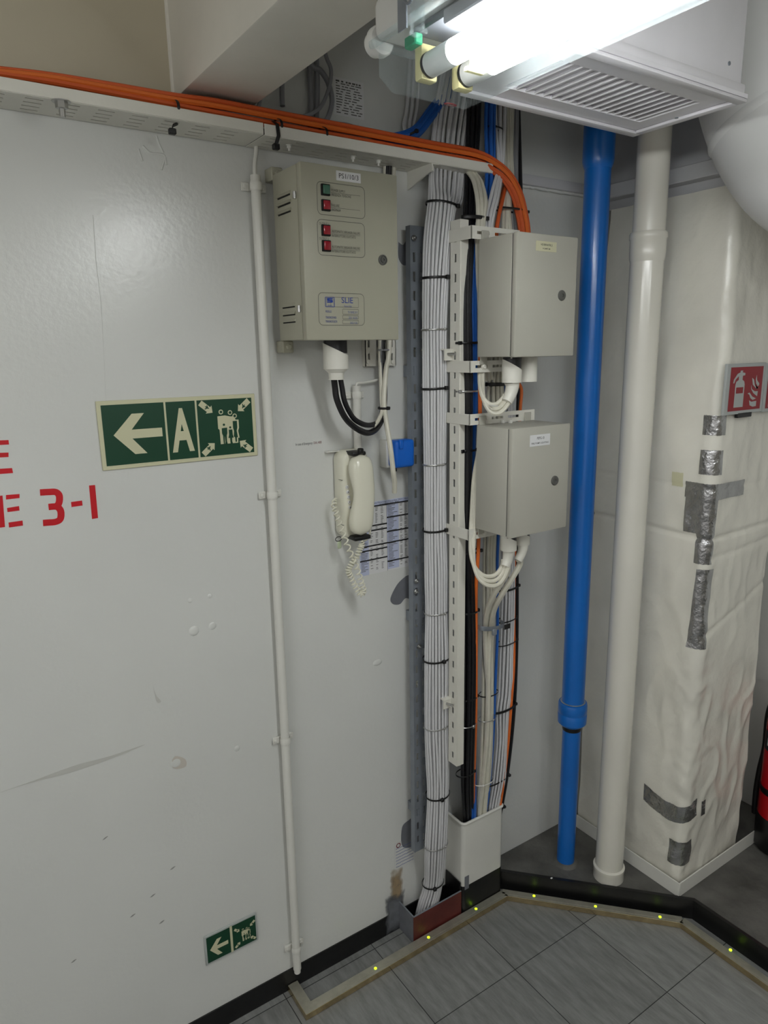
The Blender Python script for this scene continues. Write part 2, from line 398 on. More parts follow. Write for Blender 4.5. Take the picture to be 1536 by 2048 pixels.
# little blisters and lumps in the paint
def lump(px, py, r, h=0.2, z=1.0):
    p = PA(px, py, 0); b = MB(); b.lathe([(r, 0), (r * .9, -r * h * .5), (r * .5, -r * h), (0, -r * h * 1.1)], p, (0, 1, 0), 10)
    for v in b.bm.verts: v.co.z = p.z + (v.co.z - p.z) * z
    return obj('paint_blister', b, M_wall, wall)
for a in ((380, 1201, .006), (420, 1192, .006), (388, 1262, .013), (425, 1252, .010), (352, 1526, .014, .12), (755, 1325, .016, .12, .6), (474, 1497, .008, .2)): lump(*a)
obj('weld_seam', MB().tube(smooth([PA(x, y, -0.0004) for x, y in ((186, 430), (192, 520), (203, 620), (212, 800))], 8), .0010, 6), M_wall, wall)
rb = MB()
for pts in ([(285, 292), (300, 306), (318, 308), (328, 312), (332, 330)], [(312, 272), (318, 290), (326, 306)], [(276, 298), (284, 322)], [(330, 314), (322, 340)]):
    rb.tube(smooth([PA(x, y, -0.001) for x, y in pts], 5), 0.0032, 6)
obj('paint_sag', rb, M_wall, wall)

# ================================================================== CABLE TRAY AND SUPPORTS
def tray(name, label, x0, x1, ya, yb, zb, first):
    t = thing(name, label, 'cable tray', ((x0 + x1) / 2, yb, zb))
    W = abs(yb - ya); sl = []; n = int((x1 - x0 - .03) / .062)
    rows = [W * f for f in ((.16, .38, .60, .82))]
    for i in range(n):
        for j, r in enumerate(rows):
            xs = .02 + i * .062 + j * .0035; sl.append((xs, r - .0016, xs + .028, r + .0016))
    # rows shifted between themselves would break the grid, so each row keeps the same x
    sl = [(.02 + i * .062, r - .0022, .050 + i * .062, r + .0022) for i in range(n) for r in rows]
    obj('perforated_base', MB().holed((x0, yb, zb), (1, 0, 0), (0, 1, 0), x1 - x0, W, sl, 0.0015), M_cream, t)
    obj('lip', MB().box((x0, yb - .0016, zb - 0.0005), (x1, yb, zb + .021), .0006, 1), M_cream, t)
    return t
TY = -0.102; TZ = 2.268
t1 = tray('cable_tray', 'white perforated cable tray running left off the photo, carrying one orange run', -1.2, 0.698, -0.004, TY, TZ, True)
t2 = tray('cable_tray', 'white perforated cable tray above the cabinet, ending beside the white bundle', 0.70, 1.345, -0.004, TY, TZ - .001, False)
def bolt(name, label, o, ax, r=.008, h=.007, washer=True, m=None, group=None, cat='bolt'):
    t = thing(name, label, cat, o, group); o = V(o); ax = V(ax)
    obj('washer', MB().lathe([(r * 1.5, 0), (r * 1.5, .0015)], o, ax, 16), m or M_steel, t)
    obj('nut', MB().lathe([(r, 0.0015), (r, h), (r * .85, h + .001)], o, ax, 6), m or M_steel, t)
    obj('stud', MB().cyl(o + ax * h, o + ax * (h + r * 1.3), r * .5, n=10), m or M_steel, t)
    return t
p = PZ(122, 200, TZ); bolt('tray_bolt', 'shiny steel bolt under the left tray, beyond the slots', (p.x, p.y, TZ - .002), (0, 0, -1), .011, .012)
for (px, py), lb in zip(((578, 287), (706, 310), (757, 318)), ('painted bolt under the tray just right of the hanging black tie', 'painted bolt under the tray above the nameplate of the cabinet', 'rightmost painted bolt under the tray above the cabinet cables')):
    p = PZ(px, py, TZ); bolt('tray_bolt', lb, (p.x, min(p.y, -.02), TZ - .003), (0, 0, -1), .005, .006, m=M_white)
# support arm under the tray
t = thing('tray_support_arm', 'white tapered arm from the wall holding up the tray end', 'bracket', (1.145, 0, 2.23))
obj('arm', MB().prism([(1.143, -0.001, 2.266), (1.143, -.104, 2.266), (1.143, -.104, 2.250), (1.143, -0.001, 2.222)], (.004, 0, 0)), M_cream, t)
obj('flange', MB().box((1.147, -.104, 2.2635), (1.165, -0.001, 2.2655)), M_cream, t)
p = V((1.158, -.085, 2.2635)); obj('bolt', MB().hexbolt(p, (0, 0, -1), .006, .012), M_white, t)

# ================================================================== CABLES
def run(name, label, cat, pts, r, m, group=None, n=8, k=8):
    o = obj(name, MB().tube(smooth(pts, k), r, n), m); return tag(o, label, cat, group)
def px3(l): return [PA(*q) for q in l]
def bundle(stations, lay, r, mats, name, label, group, n=7, k=6, jit=0.12):
    """stations: (centre, a, b) - lay: (u, v) places in the section. Each cable is its own object."""
    cs = [V(s[0]) for s in stations]; out = []
    for q, (u, v) in enumerate(lay):
        pts = []
        for i, s in enumerate(stations):
            T = (cs[min(i + 1, len(cs) - 1)] - cs[max(i - 1, 0)]).normalized(); side = T.cross(V((0, 1, 0))).normalized()
            j1 = jit * (noise.noise(V((q * 3.1, i * .9, 0.3))) ); j2 = jit * noise.noise(V((q * 2.7, i * .8, 9.1)))
            pts.append(cs[i] + side * (u + j1) * s[1] + V((0, -1, 0)) * (v + j2) * s[2])
        mm = mats[q % len(mats)] if isinstance(mats, list) else mats
        o = obj(name, MB().tube(smooth(pts, k), r, n), mm); tag(o, label, 'cable', group); out.append(o)
    return out
def tie(label, c, a, b, m, wd=.0048, head=(0.3, 1), name='cable_tie', tilt=0.0, axis='z', group=None, headsize=.0085, tail=0):
    t = thing(name, label, 'cable tie', c, group); c = V(c); n = 28
    pts = []
    for i in range(n):
        th = 2 * math.pi * i / n
        if axis == 'z': pts.append(c + V((a * math.cos(th), -b * math.sin(th), tilt * math.cos(th) * a)))
        else: pts.append(c + V((tilt * math.cos(th) * a, -b * math.sin(th), a * math.cos(th))))
    ax = (0, 0, 1) if axis == 'z' else (1, 0, 0)
    obj('band', MB().tube(pts, [(wd / 2, .0009)] * n, 6, closed=True, flat=ax), m, t)
    if head:
        th = math.acos(max(-1, min(1, head[0]))); s = headsize
        hc = c + (V((a * math.cos(th), -b * math.sin(th), tilt * math.cos(th) * a)) if axis == 'z' else V((0, -b * math.sin(th), a * math.cos(th))))
        h = MB().box(hc - V((s * .5, s * .55, s * .5)), hc + V((s * .5, s * .35, s * .5)), .001, 1)
        obj('head', h, m, t)
        if tail: obj('tail', MB().box(hc + V((0, -.003, -.0018)), hc + V((tail, -.0015, .0018))), m, t)
    return t
# ---- the thick white bundle in front of the slotted channel
ST = [(905, 975, 60, .050), (872, 950, 215, .045), (862, 938, 300, .045), (856, 928, 380, .070), (857, 908, 412, .088), (850, 901, 480, .094), (847, 895, 560, .096), (847, 890, 660, .096), (847, 891, 775, .096),
      (850, 889, 927, .096), (850, 890, 1057, .096), (851, 892, 1140, .098), (853, 892, 1222, .097), (851, 894, 1313, .098), (852, 893, 1447, .097), (855, 894, 1520, .098), (857, 893, 1585, .096), (853, 889, 1685, .088), (851, 882, 1760, .058), (839, 872, 1805, .042), (828, 858, 1850, .034)]
def station(l, r_, y, d, rc, b=None):
    A, B = PA(l, y, d), PA(r_, y, d); return ((A + B) / 2, (B - A).length / 2 - rc, b if b is not None else max(.008, (B - A).length * .36))
RC = 0.0036
SW = [station(*s, RC, b=(.008 if i < 3 else .013 if i == 3 else None)) for i, s in enumerate(ST)]
lay = [(math.cos(math.pi * (i + .5) / 11), math.sin(math.pi * (i + .5) / 11)) for i in range(11)]
lay += [(.78 * math.cos(math.pi * (i + .5) / 9), .60 * math.sin(math.pi * (i + .5) / 9)) for i in range(9)]
lay += [(math.cos(math.pi * (i + .5) / 7), -.75 * math.sin(math.pi * (i + .5) / 7)) for i in range(7)]
bundle(SW, lay, RC, M_wc, 'white_cable', 'thin white cable in the thick tied bundle before the slotted grey channel', 'white cables of the thick tied bundle', jit=.07)
def at_y(y):     # interpolate the bundle at a photo height
    for (s0, a), (s1, b) in zip(zip(ST, SW), zip(ST[1:], SW[1:])):
        if s0[2] <= y <= s1[2]:
            t = (y - s0[2]) / (s1[2] - s0[2]); return a[0].lerp(b[0], t), a[1] * (1 - t) + b[1] * t, a[2] * (1 - t) + b[2] * t
TI = [(410, 'k', 'black cable tie around the white bundle just below the tray arm', .75), (556, 'k', 'black cable tie on the white bundle level with the cabinet lock', .3),
      (659, 's', 'steel tie on the white bundle level with the bottom of the big cabinet', .3), (776, 'k', 'black cable tie on the white bundle level with the loop of the upper box', .4),
      (927, 's', 'steel tie on the white bundle level with the blue socket cover', .2), (1058, 'k', 'black cable tie on the white bundle level with the lowest box bracket', .4),
      (1222, 's', 'steel tie on the white bundle just below the grey paint smear', .2), (1315, 'k', 'black cable tie on the white bundle midway between grey smear and kerb', .0),
      (1448, 's', 'steel tie on the white bundle just below the lower strut foot', .1), (1587, 'k', 'black cable tie on the white bundle level with the lower strut end', -.2),
      (1686, 's', 'steel tie on the white bundle beside the white cable collar', .35), (1763, 'k', 'black cable tie on the white bundle just above the red box', -.4)]
for y, kk, lb, hd in TI:
    c, a, b = at_y(y)
    tie(lb, c, a + RC + .002, b + RC + .002, M_tie if kk == 'k' else M_steel, .0062 if kk == 'k' else .0042, (hd, 1), headsize=.010 if kk == 'k' else .006, tilt=-.10 if y < 500 else .04)

# ---- orange run on the tray
OP = [(-160, 132, .070), (-60, 139, .070), (0, 147, .070), (100, 160, .070), (220, 181, .072), (345, 209, .074), (430, 223, .075), (520, 240, .070), (650, 265, .071), (760, 285, .072), (860, 304, .074), (945, 320, .080), (985, 333, .094), (1012, 356, .115), (1030, 388, .128), (1040, 425, .135), (1047, 470, .140), (1049, 560, .14)]
OS = []
for i, q in enumerate(OP):
    a = .004 + .0115 * min(1, max(0, (q[0] + 50) / 560)); OS.append((PA(q[0], q[1] - (5 if 300 < q[0] < 960 else 0), q[2]), a, .013 if q[0] > 300 else .010))
bundle(OS, [(.9, .5), (.15, .95), (-.7, .9), (.5, -.5), (-.3, -.6), (-.9, .3)], .0056, [M_roc, M_oc, M_roc], 'orange_cable', 'orange cable lying in the tied run along the tray lip', 'orange cables along the tray lip', jit=.12)
# dark cable under the orange run; the others added to darken the slots
for i in range(6):
    run('dark_cable', 'dark blue black cable under the orange run, in a set mostly added to darken the slots', 'cable', [V((x, -.088 + i * .0142 + .002 * math.sin(x * 9 + i), TZ + .0085)) for x in (-1.1, -.6, -.2, .1, .4, .7, 1.0, 1.12 + .01 * i)], .0066, M_bk, 'dark cables in the tray')
for y, px, lb in ((214, 349, 'black cable tie round the orange run at the foot of the beam'), (240, 553, 'long black cable tie hanging over the tray lip round the orange run'), (258, 643, 'black cable tie round the orange run below the loose grey cables')):
    c = PA(px, y + 8, .078); tie(lb, (c.x, -.080, 2.291), .017, .024, M_tie, .006, None, axis='x')
# the two tie ends that hang through the tray slots
t = thing('tie_tail', 'black tie end hanging below the left tray under the beam', 'cable tie', PZ(340, 250, TZ))
p = PZ(345, 245, TZ - .002); obj('strap', MB().tube([p + V((.012, .004, .001)), p + V((.0, -.002, -.006)), p + V((-.004, -.006, -.014))], [(.0012, .004)] * 3, 6), M_tie, t)
obj('head', MB().box(p + V((-.011, -.012, -.024)), p + V((.003, -.001, -.013)), .0015, 1), M_tie, t)
t = thing('tie_tail', 'black tie looped over the tray lip with its square head below', 'cable tie', PZ(553, 285, TZ))
p = PA(556, 262, .107); obj('strap', MB().tube([V((p.x - .002, -.090, 2.300)), V((p.x, -.1045, 2.290)), V((p.x + .001, -.107, 2.268)), V((p.x - .004, -.104, 2.252))], [(.0012, .0045)] * 4, 6, flat=(0, -1, 0)), M_tie, t)
obj('head', MB().box((p.x - .012, -.110, 2.240), (p.x + .002, -.098, 2.252), .0015, 1), M_tie, t)
# ---- loose cables and paper in the recess above the tray
run('grey_cable', 'thin grey cable looping down behind the tray beside the beam', 'cable', px3([(540, 90, .06), (520, 200, .05), (520, 222, .055), (560, 234, .055), (605, 234, .05), (640, 215, .045), (658, 175, .04), (662, 140, .04), (652, 112, .04), (640, 60, .04)]), .0045, M_gc)
run('grey_cable', 'thick grey cable curving over the loops above the tray', 'cable', px3([(600, 60, .02), (622, 128, .02), (640, 140, .022), (656, 165, .025), (664, 200, .03), (658, 230, .035), (645, 255, .045), (640, 275, .05)]), .0062, M_gc)
run('grey_cable', 'straight grey cable dropping behind the tray, left of the pair', 'cable', px3([(616, 60, .012), (620, 150, .012), (622, 200, .012), (621, 250, .02), (620, 290, .03)]), .0065, M_gc)
run('grey_cable', 'straight grey cable dropping behind the tray, right of the pair', 'cable', px3([(628, 60, .014), (634, 150, .014), (634, 200, .014), (632, 250, .02), (630, 290, .03)]), .0065, M_gc)
run('grey_cable', 'short grey cable end hanging beside the beam', 'cable', px3([(566, 60, .02), (564, 150, .02), (564, 195, .02), (565, 212, .022)]), .006, M_gc)
run('grey_cable', 'grey cable lying on the tray behind the orange run', 'cable', px3([(655, 250, .03), (690, 250, .03), (715, 258, .035), (735, 268, .04), (770, 285, .045)]), .006, M_gc)
# blue cables and white cables dropping on to the tray
BS = [(PA(935, 120, .03), .012, .008), (PA(890, 190, .035), .012, .008), (PA(862, 225, .045), .012, .008), (PA(838, 257, .05), .011, .008), (PA(818, 272, .06), .012, .010), (PA(795, 281, .062), .014, .008), (PA(750, 285, .05), .012, .006)]
bundle(BS, [(-.9, .2), (-.45, .9), (.1, .6), (.55, 1), (.95, .3)], .0050, M_bc, 'blue_cable', 'blue cable of the tied group coming down on to the tray', 'blue cables coming down on to the tray')
c = PA(820, 268, .06); tie('black cable tie round the blue cables where they reach the tray', c, .018, .016, M_tie, .006, (.5, 1), tilt=.5)
for i, (a, b) in enumerate(((812, 808), (822, 819), (832, 828))):
    run('white_cable', 'white cable dropping behind the blue group on to the tray', 'cable', px3([(a + 8, 120, .015), (a + 2, 215, .015), (b, 250, .018), (b + 8, 272, .03), (b + 26, 296, .05)]), .0045, M_wc, 'white cables behind the blue group')
paper = thing('notice_sheet', 'printed white sheet taped high on the wall behind the lamp end', 'paper', PA(698, 195, 0))
fr = wallframe(PA(667, 195).x, PA(690, 233).z); Wp = PA(727, 195).x - fr.o.x; Hp = PA(690, 158).z - fr.o.z
obj('sheet', rect(MB(), fr, 0, 0, Wp, Hp, .0004), M_paper, paper)
b = MB()
for i in range(13):
    y = Hp * (.93 - .07 * i); x = Wp * .08
    while x < Wp * .85:
        l = Wp * random.uniform(.05, .22); rect(b, fr, x, y, min(x + l, Wp * .94), y - (.0020 if i else .0035), .0009, .0002); x += l + Wp * random.uniform(.02, .12)
obj('printed_lines', b, M_inkgrey, paper)

# ---- cables right of the cream strut
def multi(sts, lay, r, m, name, label, group, jit=.12, n=7):
    S = [station(l, rr, y, d, r, b) for l, rr, y, d, b in sts]; return bundle(S, lay, r, m, name, label, group, n, jit=jit)
multi([(935, 960, 80, .06, .012), (930, 958, 230, .05, .012), (928, 952, 330, .06, .012), (926, 950, 385, .080, .012), (924, 948, 430, .115, .012), (922, 945, 480, .150, .012), (921, 940, 600, .160, .012), (921, 941, 720, .160, .012), (923, 942, 800, .160, .012), (923, 940, 1000, .160, .012), (922, 945, 1150, .155, .012), (922, 948, 1300, .150, .014), (921, 946, 1450, .140, .014), (920, 943, 1560, .100, .014), (925, 944, 1640, .060, .010), (928, 944, 1720, .050, .008)],
      [(-.95, .5), (-.35, 1), (.3, .9), (.95, .6), (-.6, -.3), (.1, -.2), (.7, -.4)], .0056, M_bk, 'black_cable', 'black cable in the vertical run beside the cream slotted strut', 'black cables beside the cream strut')
multi([(975, 995, 80, .06, .010), (966, 990, 230, .07, .010), (967, 990, 330, .08, .010), (964, 986, 390, .11, .010), (950, 970, 470, .150, .008), (940, 957, 560, .160, .008), (940, 956, 700, .160, .008), (940, 956, 800, .158, .008), (936, 950, 900, .150, .008), (934, 948, 1050, .140, .008), (938, 952, 1150, .135, .008), (940, 950, 1250, .12, .008), (938, 948, 1400, .11, .008), (940, 952, 1600, .075, .008), (938, 948, 1720, .060, .006)],
      [(-.8, .3), (0, .95), (.8, .4), (.1, -.5)], .0050, M_bc, 'blue_cable', 'blue cable in the vertical run between black cables and the boxes', 'blue cables beside the boxes')
run('orange_cable', 'single orange cable passing behind the box brackets beside the blue run', 'cable', px3([(1012, 310, .055), (1010, 360, .075), (1003, 400, .12), (990, 470, .165), (965, 600, .185), (960, 750, .190), (960, 830, .190), (958, 950, .185), (957, 1090, .180), (952, 1180, .165), (952, 1300, .16), (951, 1450, .145), (947, 1580, .09), (948, 1650, .065), (948, 1720, .06)]), .0052, M_oc)
run('orange_cable', 'second orange cable emerging from under the tray above upper box', 'cable', px3([(1016, 310, .06), (1013, 355, .085), (1006, 395, .128), (998, 430, .155), (993, 470, .165), (990, 560, .165)]), .005, M_roc)
# pale cables that bend out from under the tray
multi([(925, 945, 340, .06, .008), (940, 966, 362, .10, .008), (948, 975, 400, .14, .008), (951, 970, 440, .16, .008), (950, 966, 500, .17, .008), (955, 975, 640, .17, .008), (965, 985, 760, .16, .010)],
      [(-.9, .2), (-.2, .8), (.5, .9), (.95, .2)], .0058, M_cc, 'cream_cable', 'cream cable bending down from under the tray end above upper box', 'cream cables under the tray end')
multi([(985, 1015, 80, .05, .008), (985, 1012, 240, .06, .008), (992, 1006, 330, .09, .008), (978, 998, 390, .13, .008), (966, 985, 450, .155, .008), (962, 980, 560, .17, .008)],
      [(-.8, .2), (-.1, .8), (.6, .9), (.95, .1)], .0048, M_wc, 'white_cable', 'white cable crossing over the blue run right of the tray', 'white cables crossing the blue run')
multi([(1000, 1030, 120, .04, .010), (1005, 1025, 290, .05, .010), (1005, 1028, 360, .09, .010), (1003, 1020, 420, .12, .010), (1000, 1022, 480, .13, .010), (985, 1010, 650, .13, .012), (973, 1006, 760, .13, .014), (972, 1006, 800, .13, .014), (975, 1008, 900, .125, .014), (965, 990, 1080, .12, .012), (964, 990, 1200, .12, .012), (963, 985, 1300, .12, .012), (962, 985, 1420, .12, .012), (958, 980, 1540, .095, .012), (952, 970, 1640, .060, .010), (950, 968, 1720, .055, .010)],
      [(-.95, .2), (-.55, .8), (-.05, 1), (.45, .85), (.95, .3), (-.3, -.1), (.4, -.2)], .0050, M_cc, 'cream_cable', 'cream cable in the vertical run behind the two small boxes', 'cream cables behind the boxes')
multi([(1018, 1040, 120, .03, .006), (1020, 1036, 300, .05, .006), (1020, 1036, 380, .10, .006), (1028, 1040, 460, .12, .006), (1030, 1045, 560, .12, .006)],
      [(-.7, .3), (.1, .9), (.8, .2)], .0060, M_gc, 'grey_cable', 'thick grey cable beside the orange run above the upper box', 'grey cables above the upper box')
run('black_cable', 'black cable standing at the far right edge of the cable run', 'cable', px3([(1030, 80, .02), (1036, 200, .02), (1040, 330, .025), (1043, 420, .05), (1048, 470, .08), (1045, 650, .085), (1038, 760, .085), (1034, 900, .085), (1033, 1100, .085), (1034, 1170, .085), (1033, 1300, .085), (1028, 1420, .09), (1017, 1530, .09), (1004, 1610, .074), (994, 1660, .070), (990, 1720, .066)]), .0056, M_bk)
multi([(1000, 1022, 760, .10, .012), (1003, 1026, 900, .10, .012), (1004, 1028, 1080, .10, .012), (1003, 1029, 1170, .10, .012), (1001, 1028, 1240, .10, .012), (999, 1026, 1310, .10, .013), (995, 1024, 1380, .10, .014), (992, 1018, 1420, .10, .012), (992, 1014, 1480, .095, .012), (985, 1010, 1560, .085, .011), (977, 998, 1625, .068, .008), (974, 990, 1720, .062, .008)],
      [(-.95, .15), (-.65, .7), (-.2, 1), (.25, 1), (.65, .75), (.95, .2), (-.4, .1), (.15, .25), (.5, -.2), (-.7, -.6), (-.2, -.8), (.3, -.8), (.75, -.5)], .0036, M_wc, 'white_cable', 'thin white cable in the tied run nearest the blue pipe', 'white cables nearest the blue pipe')
run('orange_cable', 'orange cable on the right side of the run nearest the blue pipe', 'cable', px3([(1022, 760, .11), (1042, 775, .115), (1040, 830, .115), (1032, 1000, .11), (1028, 1200, .105), (1028, 1320, .11), (1023, 1400, .112), (1017, 1480, .105), (1008, 1560, .092), (998, 1630, .075), (990, 1720, .068)]), .0045, M_oc)
run('blue_cable', 'blue cable on the left side of the run nearest the blue pipe', 'cable', px3([(1012, 760, .12), (1004, 900, .12), (996, 1080, .12), (994, 1160, .12), (995, 1260, .12), (990, 1380, .12), (986, 1480, .105), (978, 1580, .085), (970, 1640, .070), (966, 1720, .065)]), .0045, M_bc)
for y, l, r_, d, m_, wd, lb in ((1238, 997, 1030, .10, M_tie, .0045, 'thin black tie on the run nearest the blue pipe, level with steel strap'), (1284, 996, 1030, .10, M_tie, .004, 'thin black tie on the run nearest the blue pipe, below the strap'),
      (1415, 988, 1028, .10, M_tie, .009, 'broad black tie on the run nearest the blue pipe, midway down'), (1560, 976, 1016, .085, M_tie, .006, 'black tie on the run nearest the blue pipe, above the collar'), (1622, 972, 1006, .070, M_tie, .006, 'black tie on the run nearest the blue pipe, at the collar mouth'), (1175, 1000, 1034, .10, M_tie, .007, 'black tie on the run nearest the blue pipe, under lower box')):
    A, B = PA(l, y, d), PA(r_, y, d); tie(lb, (A + B) / 2, (B - A).length / 2 + .002, .019 if y < 1500 else .0125, m_, wd, (.9, 1), tilt=.08)
for y, l, r_, d, m_, wd, lb, hd in ((1386, 962, 992, .12, M_tie, .004, 'thin black tie around the cream cables below the steel strap', -.4), (1436, 961, 988, .12, M_steel, .003, 'thin steel wire tie around the cream cables', .2), (1562, 953, 983, .093, M_white, .004, 'white tie around the cream cables above the collar', -.5)):
    A, B = PA(l, y, d), PA(r_, y, d); tie(lb, (A + B) / 2, (B - A).length / 2 + .003, .020, m_, wd, (hd, 1), headsize=.006)
for y, l, r_, d, m_, wd, lb, hd in ((686, 914, 956, .158, M_tie, .006, 'black tie tying the black and blue cables to the strut beside upper box', -.9), (782, 914, 960, .158, M_steel, .005, 'steel tie holding black and blue cables between the two boxes', -.9), (900, 914, 950, .155, M_tie, .006, 'black tie tying cables to the strut beside lower box', -.75),
      (1103, 921, 958, .155, M_tie, .005, 'black tie round the black cables just under lower box', .9), (1223, 921, 952, .150, M_tie, .006, 'black tie round the black cables level with steel strap', .95), (1395, 921, 950, .142, M_tie, .005, 'black tie round the black cables level with the lower strut foot', .95), (1448, 921, 948, .140, M_steel, .003, 'steel tie round the black cables below the lower strut foot', .2), (1545, 916, 944, .104, M_tie, .005, 'black tie round the black cables just under the strut end', .9),
      (437, 925, 972, .150, M_tie, .009, 'wide black tie round the cables above the top box bracket', .7)):
    A, B = PA(l, y, d), PA(r_, y, d); tie(lb, (A + B) / 2, (B - A).length / 2 + .002, .021, m_, wd, (hd, 1), headsize=.009)
A, B = PA(988, 421, .135), PA(1050, 419, .12); tie('black tie across the orange run above the upper box', (A + B) / 2, (B - A).length / 2, .022, M_tie, .005, (.98, 1), headsize=.007)
A, B = PA(975, 258, .07), PA(1000, 255, .06); tie('black tie on white cables high under the vent box', (A + B) / 2, (B - A).length / 2, .014, M_tie, .004, (-.2, 1), headsize=.005)
A, B = PA(975, 768, .13), PA(1012, 768, .13); tie('wide black tie on cables in the gap between the two boxes', (A + B) / 2, (B - A).length / 2 + .003, .022, M_tie, .010, (.95, 1))
# steel strap across the cream cables
A, B = PA(959, 1256, .172), PA(1004, 1250, .150)
t = thing('steel_strap', 'wide steel strap clamping the cream cables under the lower box', 'strap', (A + B) / 2)
obj('band', MB().tube(smooth([A + V((0, .01, 0)), A + V((.006, -.012, 0)), (A + B) / 2 + V((0, -.018, 0)), B + V((-.005, -.012, .004)), B + V((.004, .01, .006))], 6), [(.007, .0008)] * 25, 6, flat=(0, 0, 1)), M_galv, t)
c = (A + B) / 2 + V((-.006, -.021, -.006)); obj('buckle', MB().box(c - V((.008, .004, .012)), c + V((.008, .004, .008)), .002, 1), M_galv, t)
obj('tail', MB().box(B + V((-.004, -.016, -.009)), B + V((.018, -.014, .006))), M_tie, t)

# ================================================================== STRUTS AND BRACKETS
xl, xr = PA(822, 1000, .055).x, PA(858, 1000, .055).x; xl = PA(824, 1000, .052).x; xr = xl + .050
z0, z1 = .300, 2.128
t = thing('slotted_channel', 'galvanised grey slotted channel standing behind the thick white bundle', 'channel', ((xl + xr) / 2, -.03, z0))
sl = [(dx, .03 + i * .0475, dx + .008, .03 + i * .0475 + .024) for i in range(37) for dx in (.009, .033)]
obj('slotted_face', MB().holed((xl, -.052, z0), (1, 0, 0), (0, 0, 1), xr - xl, z1 - z0, sl, .002), M_galv, t)
obj('flange', MB().box((xl - .0005, -.0535, z0), (xl + .0018, -.034, z1)), M_galv, t)
obj('flange', MB().box((xr - .0018, -.0535, z0), (xr + .0005, -.034, z1)), M_galv, t)
obj('end_cap', MB().box((xl, -.0525, z1 - .002), (xr, -.034, z1)), M_galv, t)
for zz in (.42, 1.05, 1.75): obj('standoff', MB().box((xl + .012, -.050, zz), (xr - .012, -.001, zz + .03)), M_galv, t)
for (px, py), lb in zip(((828, 476), (833, 1162), (832, 1183), (838, 1293)), ('small steel bolt near the top of the grey channel', 'upper bolt of the pair on the grey channel by the paint smear', 'lower bolt of the pair on the grey channel by the paint smear', 'lone steel bolt on the grey channel below the paint smear')):
    p = PA(px, py, .057); bolt('channel_bolt', lb, p, (0, -1, 0), .005, .004)
XS = 1.183
yb_, yf_ = PX(900, 1000, XS).y, PX(918, 1000, XS).y
z0, z1 = PX(917, 1535, XS).z, PX(905, 442, XS).z
t = thing('slotted_strut', 'cream painted slotted angle strut carrying the two small boxes', 'strut', (XS, yf_, z0))
n = int((z1 - z0) / .0475); Wd = abs(yf_ - yb_)
sl = [(Wd * .40, .02 + i * .0475, Wd * .40 + .008, .02 + i * .0475 + .020) for i in range(n)]
obj('slotted_web', MB().holed((XS, yb_, z0), (0, -1, 0), (0, 0, 1), Wd, z1 - z0, sl, .002), M_cream, t)
obj('flange', MB().box((XS, yf_ - .001, z0), (XS + .024, yf_ + .0015, z1), .0006, 1), M_cream, t)
# short feet from the wall to the strut
for zz, lb in ((PX(905, 708, XS).z, 'small cream angle foot fixing the strut to the wall, above middle bracket'), (PX(905, 1405, XS).z, 'small cream angle foot fixing the strut to the wall, low down')):
    f = thing('strut_foot', lb, 'bracket', (XS, -.05, zz))
    obj('plate', MB().box((XS - .028, yb_ - .012, zz + .010), (XS + .001, -.001, zz + .013)), M_cream, f)
    obj('tab', MB().box((XS - .028, yb_ - .010, zz - .016), (XS - .0015, yb_ - .007, zz + .010)), M_cream, f)
    obj('bolt', MB().cyl((XS - .018, yb_ - .010, zz), (XS - .010, yb_ - .030, zz), .0035, n=10), M_steel, f)
def box_bracket(label, zlo, zhi, x1, bolts):
    t = thing('box_bracket', label, 'bracket', (XS, -.16, zlo)); H = zhi - zlo
    obj('arm', MB().box((XS - .003, -.2115, zlo), (XS - .0003, -.114, zhi), .0006, 1), M_cream, t)
    L_ = x1 - XS; sl = [(.018 + i * .058, H * .38, .018 + i * .058 + .040, H * .62) for i in range(int((L_ - .02) / .058))]
    obj('slotted_plate', MB().holed((XS - .003, -.2115, zlo), (1, 0, 0), (0, 0, 1), L_ + .003, H, sl, .0025), M_cream, t)
    for bx in bolts:
        o = V((bx, -.2118, (zlo + zhi) / 2)); b = obj('bolt', MB().lathe([(.0085, 0), (.0085, .0015), (.006, .0015), (.006, .005), (.005, .006)], o, (0, -1, 0), 14), M_cream, t)
    return t
box_bracket('cream bracket above the upper box, topmost of the four', 2.080, 2.110, 1.34, [1.222])
box_bracket('cream bracket just below the upper box', 1.762, 1.791, 1.33, [1.225])
box_bracket('cream bracket just above the lower box, reaching past it', 1.630, 1.658, 1.412, [1.220, 1.380])
box_bracket('cream bracket just below the lower box, lowest of the four', 1.326, 1.355, 1.30, [1.235])

